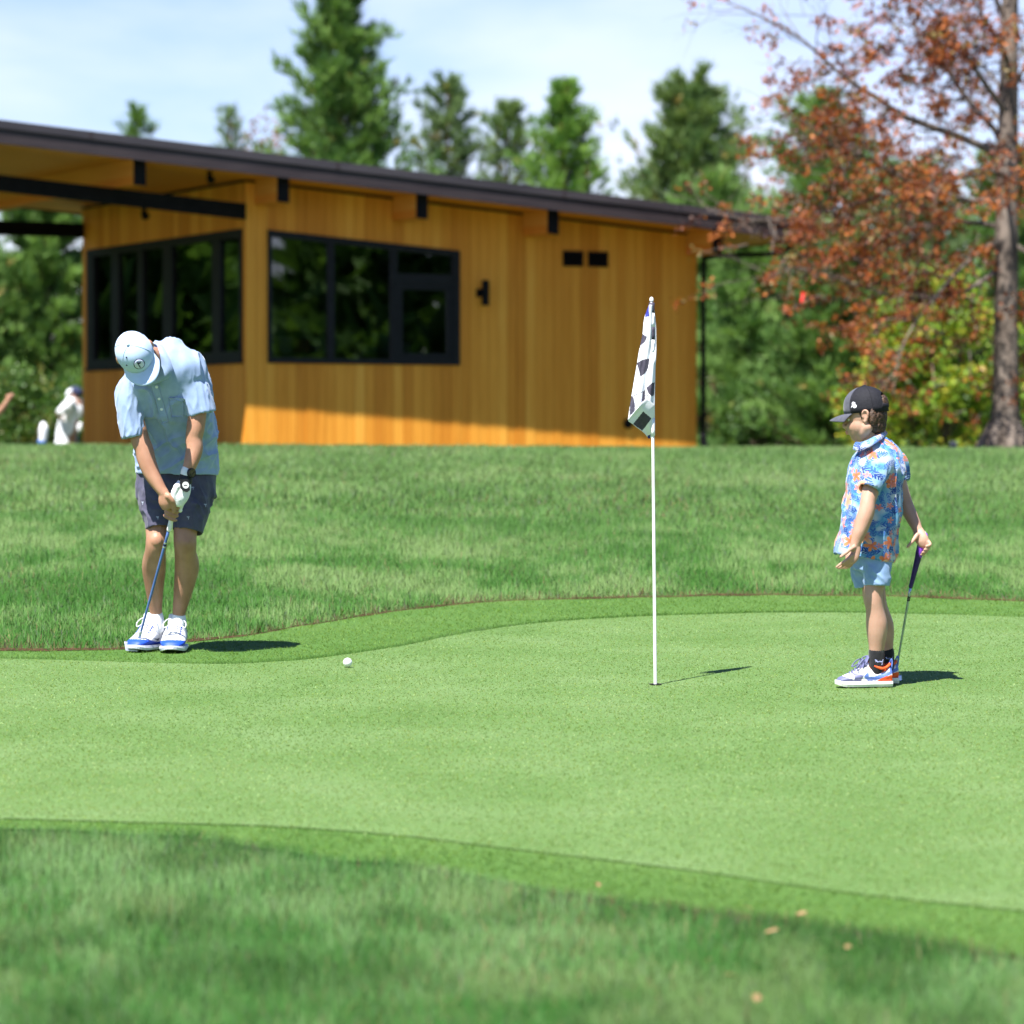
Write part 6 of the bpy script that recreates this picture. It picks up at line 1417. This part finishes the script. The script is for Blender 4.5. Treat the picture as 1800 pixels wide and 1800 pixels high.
# printed letters on the cloth (an S high up, a D lower, tilted)
def letter(ch, px, py, size, rot, dd):
    c = bpy.data.curves.new('letter', 'FONT'); c.body = ch; c.size = size; c.extrude = .0004; c.align_x = 'CENTER'; c.align_y = 'CENTER'; c.resolution_u = 4
    o = bpy.data.objects.new('letter', c); COL.objects.link(o); bpy.context.view_layer.update()
    me = bpy.data.meshes.new_from_object(o.evaluated_get(bpy.context.evaluated_depsgraph_get())); bpy.data.objects.remove(o)
    q = bpy.data.objects.new('printed_letter', me); COL.objects.link(q); me.materials.clear(); me.materials.append(m_ink_fold)
    q.parent = fl; p = Fp(px, py, dd); q.location = Vector(p)-Vector(FL); q.rotation_euler = (PI/2, rot, 0)
letter('S', 1147.5, 627, .026, .35, -.062); letter('D', 1137, 699, .034, -.75, -.092)
# cup in the green
m_cup = noisy(mat('cup_inside', rough=.8), (.02,.02,.018), (.05,.05,.045), 30)
cupo = link_mesh('cup_rim', *bridge([[np.array(fbp)+np.array([math.cos(2*PI*i/28)*r_, math.sin(2*PI*i/28)*r_, z_]) for i in range(28)] for r_, z_ in ((.012,.0035),(.028,.0035),(.0295,.0055),(.027,.006),(.012,.0045))]), m_cup, base=FL)
tag(cupo, 'dark round hole in the green at the foot of the flagstick', 'golf hole')
# the ball
bp_ = on_plane(611, 1173.5, .004); BR = .0215; m_ball = mat('ball_white', (.80,.80,.78), .3, .5, coat=.3)
t_ = N(m_ball, 'ShaderNodeTexCoord'); v_ = N(m_ball, 'ShaderNodeTexVoronoi'); v_.inputs['Scale'].default_value = 260; b_ = N(m_ball, 'ShaderNodeBump'); b_.inputs['Strength'].default_value = .5; b_.inputs['Distance'].default_value = .001
L(m_ball, t_.outputs['Object'], v_.inputs['Vector']); L(m_ball, v_.outputs['Distance'], b_.inputs['Height']); L(m_ball, b_.outputs['Normal'], BS(m_ball).inputs['Normal'])
bc = (bp_.x, bp_.y, bp_.z+.003)
tag(link_mesh('golf_ball', *ellipsoid((bc[0], bc[1], bc[2]+BR), (BR,0,0), (0,BR,0), (0,0,BR), 32, 20), m_ball, base=bc, smooth=True), 'white golf ball rolling on the green between man and flagstick', 'golf ball')
# ---- golfer in white beyond the crest, left of the clubhouse
DG = 57.0
def Gq(px, py, dd=0): return np.array(P(px, py, DG+dd))
gx_ = Gq(126, 787); gz = height1(gx_[0], gx_[1]); GOL = (gx_[0], gx_[1], gz)
gol = thing('person', 'golfer in white polo and navy cap bending beside the left clubhouse corner', 'person', GOL)
zpx = lambda z: 780-(z-CAM.z)*F_PX/DG
foot = zpx(gz)
s = Solid()
s.tube([Gq(116,800,.1), Gq(113,815,.05), Gq(112,foot-6,.08), Gq(106,foot-2,-.05)], [.10,.075,.05,.05], 12); s.tube([Gq(126,800,-.1), Gq(125,815,-.1), Gq(124,foot-6,-.08), Gq(118,foot-2,-.2)], [.10,.075,.05,.05], 12)
s.tube([Gq(120,795,0), Gq(124,760,0), Gq(130,725,0), Gq(134,708,0), Gq(133,698,0)], [(.11,.07),(.11,.07),(.12,.08),(.10,.07),(.06,.06)], 16); s.add(ellipsoid(Gq(131,692), (.095,0,0), (0,.085,0), (0,0,.115)))
s.tube([Gq(122,706,-.15), Gq(112,719,-.25), Gq(103,728,-.22), Gq(109,736,-.05), Gq(118,742,.1)], [.055,.05,.045,.035,.035], 12); s.tube([Gq(138,712,.1), Gq(137,728,.08), Gq(136,744,.06)], [.05,.045,.035], 12)
V, Fc = s.fused(.012, 2); shell_of(V, Fc, 'body', m_skin_man, gol, GOL)
m_wpolo = cloth_mat('white_polo', (.74,.75,.78), (.80,.81,.83), 12); m_navyc = noisy(mat('navy_cap', rough=.8), (.018,.024,.06), (.03,.04,.09), 30); m_bluet = cloth_mat('blue_trousers', (.05,.13,.34), (.08,.18,.42), 12)
s = Solid(); s.tube([Gq(107,793,-.02), Gq(113,768,0), Gq(121,740,0), Gq(129,716,0), Gq(133,703,0)], [(.12,.08),(.14,.09),(.165,.10),(.17,.10),(.08,.07)], 20, round_ends=True); s.tube([Gq(124,707,-.12), Gq(115,716,-.22), Gq(106,724,-.25)], [.085,.08,.07], 14); s.tube([Gq(139,708,.05), Gq(141,724,.04)], [.075,.06], 14)
V, Fc = s.fused(.012, 3); V = fold(V, s.N, 1, Gq(120,750), (.3,0,-1), 9, 3, .012, 61); shell_of(V, Fc, 'polo_shirt', m_wpolo, gol, GOL)
s = Solid(); s.tube([Gq(122,790,.05), Gq(120,808,.0), Gq(118,foot-8,.02)], [.15,.11,.08], 14); s.tube([Gq(131,765,.12), Gq(126,785,.12), Gq(123,805,.1)], [.06,.10,.10], 14); V, Fc = s.fused(.014, 2); shell_of(V, Fc, 'trousers', m_bluet, gol, GOL)
s = Solid(); s.add(ellipsoid(Gq(134,689), (.115,0,-.02), (0,.10,0), (.0,0,.10))); V, Fc = s.fused(.010, 1); k = V[:, 2] > Gq(0,696)[2]
gc_ = link_mesh('cap', V, Fc[k[Fc].all(1)], m_navyc, gol, GOL, smooth=True)
link_mesh('cap_front', *ellipsoid(Gq(122,690,-.04), (.055,0,.065), (0,.07,0), (-.03,0,.035)), m_wpolo, gc_, GOL, smooth=True)
gl2 = Gq(140,751,-.1); link_mesh('glove', *ellipsoid(gl2, (.040,0,0), (0,.04,0), (.01,0,.085)), m_wpolo, gol, GOL, smooth=True)
# ---- someone at the very left, only the raised forearm is in view
DA = 42.6
def Aq(px, py, dd=0): return np.array(P(px, py, DA+dd))
ax_ = Aq(-42, 787); az_ = height1(ax_[0], ax_[1]); ARM = (ax_[0], ax_[1], az_); fa = 780-(az_-CAM.z)*F_PX/DA
arm = thing('person', 'person cut off by the left frame edge with only a raised bare forearm showing', 'person', ARM)
s = Solid(); s.tube([Aq(-40,790), Aq(-41,750), Aq(-42,715), Aq(-42,690)], [.14,.14,.16,.07], 14); s.add(ellipsoid(Aq(-42,672), (.085,0,0), (0,.095,0), (0,0,.12))); s.tube([Aq(-47,788,.08), Aq(-48,800,.08), Aq(-48,fa-3,.08), Aq(-38,fa-2,-.02)], [.09,.06,.045,.045], 10); s.tube([Aq(-35,788,-.08), Aq(-34,800,-.08), Aq(-34,fa-3,-.08), Aq(-24,fa-2,-.18)], [.09,.06,.045,.045], 10)
s.tube([Aq(-30,705), Aq(-20,728,-.1), Aq(-6,728,-.15), Aq(4,718,-.18), Aq(13,705,-.2), Aq(17,699,-.2)], [.055,.048,.044,.040,.032,.030], 12, 4)
s.tube([Aq(15,702,-.2), Aq(19,697,-.2), Aq(21,695,-.2)], [.030,.038,.030], 12)
for x1, y1, x2, y2, d_ in ((13,696.5,12,694,-.20), (17,694.5,17,692.5,-.23), (20.5,694.5,22,693,-.22), (22.5,697,24,696.5,-.2), (12.5,700,11,698,-.16)): s.tube([Aq(17,699,-.2), Aq(x1,y1,d_), Aq(x2,y2,d_)], [.014,.013,.010], 8, 3)
V, Fc = s.fused(.011, 1); shell_of(V, Fc, 'body', m_skin_man, arm, ARM)
s = Solid(); s.tube([Aq(-40,800), Aq(-41,750), Aq(-42,715), Aq(-42,698)], [.17,.165,.185,.09], 16); s.tube([Aq(-32,703), Aq(-22,725,-.1)], [.085,.07], 14); V, Fc = s.fused(.012, 2); shell_of(V, Fc, 'shirt', m_bluet, arm, ARM)
# ---- white and blue drinks jug standing on the crest
jp = P(74, 789, 43.5); jz = height1(jp.x, jp.y); JUG = (jp.x, jp.y, jz); Jq = lambda px, py: np.array(P(px, py, 43.5))
jug = thing('drinks_jug', 'white drinks jug with blue band standing at the left behind the lawn', 'jug', JUG)
m_jug = noisy(mat('white_plastic', rough=.35), (.66,.66,.70), (.76,.76,.78), 8); m_jugb = noisy(mat('blue_plastic', rough=.4), (.03,.11,.36), (.05,.15,.44), 10)
link_mesh('vessel', *tube([Jq(75,775), Jq(76,765), Jq(76.5,752), Jq(76,747.5)], [.052,.058,.060,.045], 18, 3), m_jug, jug, JUG, smooth=True)
link_mesh('band', *tube([Jq(73,780), Jq(74,774.5)], [.060,.058], 18, 2, round_ends=False), m_jugb, jug, JUG, smooth=True)
link_mesh('foot', *tube([Jq(72.5,795), Jq(73,780)], [.053,.053], 18, 2, round_ends=False), m_jug, jug, JUG, smooth=True)
# ---- dry leaves lying in the near rough
m_dry = noisy(mat('dry_leaf', rough=.8), (.20,.12,.055), (.30,.19,.09), 60)
rl = random.Random(4); leaf_lab = ['rust red dry leaf at the collar edge left of the others', 'small orange dry leaf on the near cut edge', 'flat orange leaf right beside the near cut edge', 'pale orange leaf lying alone in the near rough', 'orange leaf nearest the bottom centre of the grass', 'large tan leaf below the orange one in the near rough', 'tan leaf furthest right in the near rough', 'curled tan leaf at the bottom frame edge']
for (px, py), lab in zip(((1052,1582),(1315,1626),(1410,1637),(1357,1668),(1246,1718),(1284,1744),(1490,1696),(1330,1785)), leaf_lab):
    p = on_plane(px, py); x, y = p.x, p.y; z = height1(x, y)+.045; a = rl.uniform(0, 6.28); sz = rl.uniform(.013, .022); nrm = []
    ex = np.array([math.cos(a), math.sin(a)*.9, .25]); ey = np.array([-math.sin(a), math.cos(a), .35]); c = np.array([x, y, z]); out = [(-1,0),(-.6,.42),(-.1,.34),(.1,.62),(.5,.30),(1,.0),(.5,-.30),(.1,-.62),(-.1,-.34),(-.6,-.42)]
    up_ = np.cross(ex, ey); up_ /= np.linalg.norm(up_); hi = [c+ex*u*sz+ey*v*sz+up_*(.25*sz*(v*v)+.0006) for u, v in out]; lo = [q-up_*.0012 for q in hi]; n = len(out)
    o = link_mesh('dry_leaf', hi+lo+[c+up_*.0006, c-up_*.0006], [(i, (i+1) % n, 2*n) for i in range(n)]+[(n+(i+1) % n, n+i, 2*n+1) for i in range(n)]+[(i, n+i, n+(i+1) % n, (i+1) % n) for i in range(n)], m_dry, base=(x, y, z))
    tag(o, lab, 'leaf', 'dry leaves in the near rough')
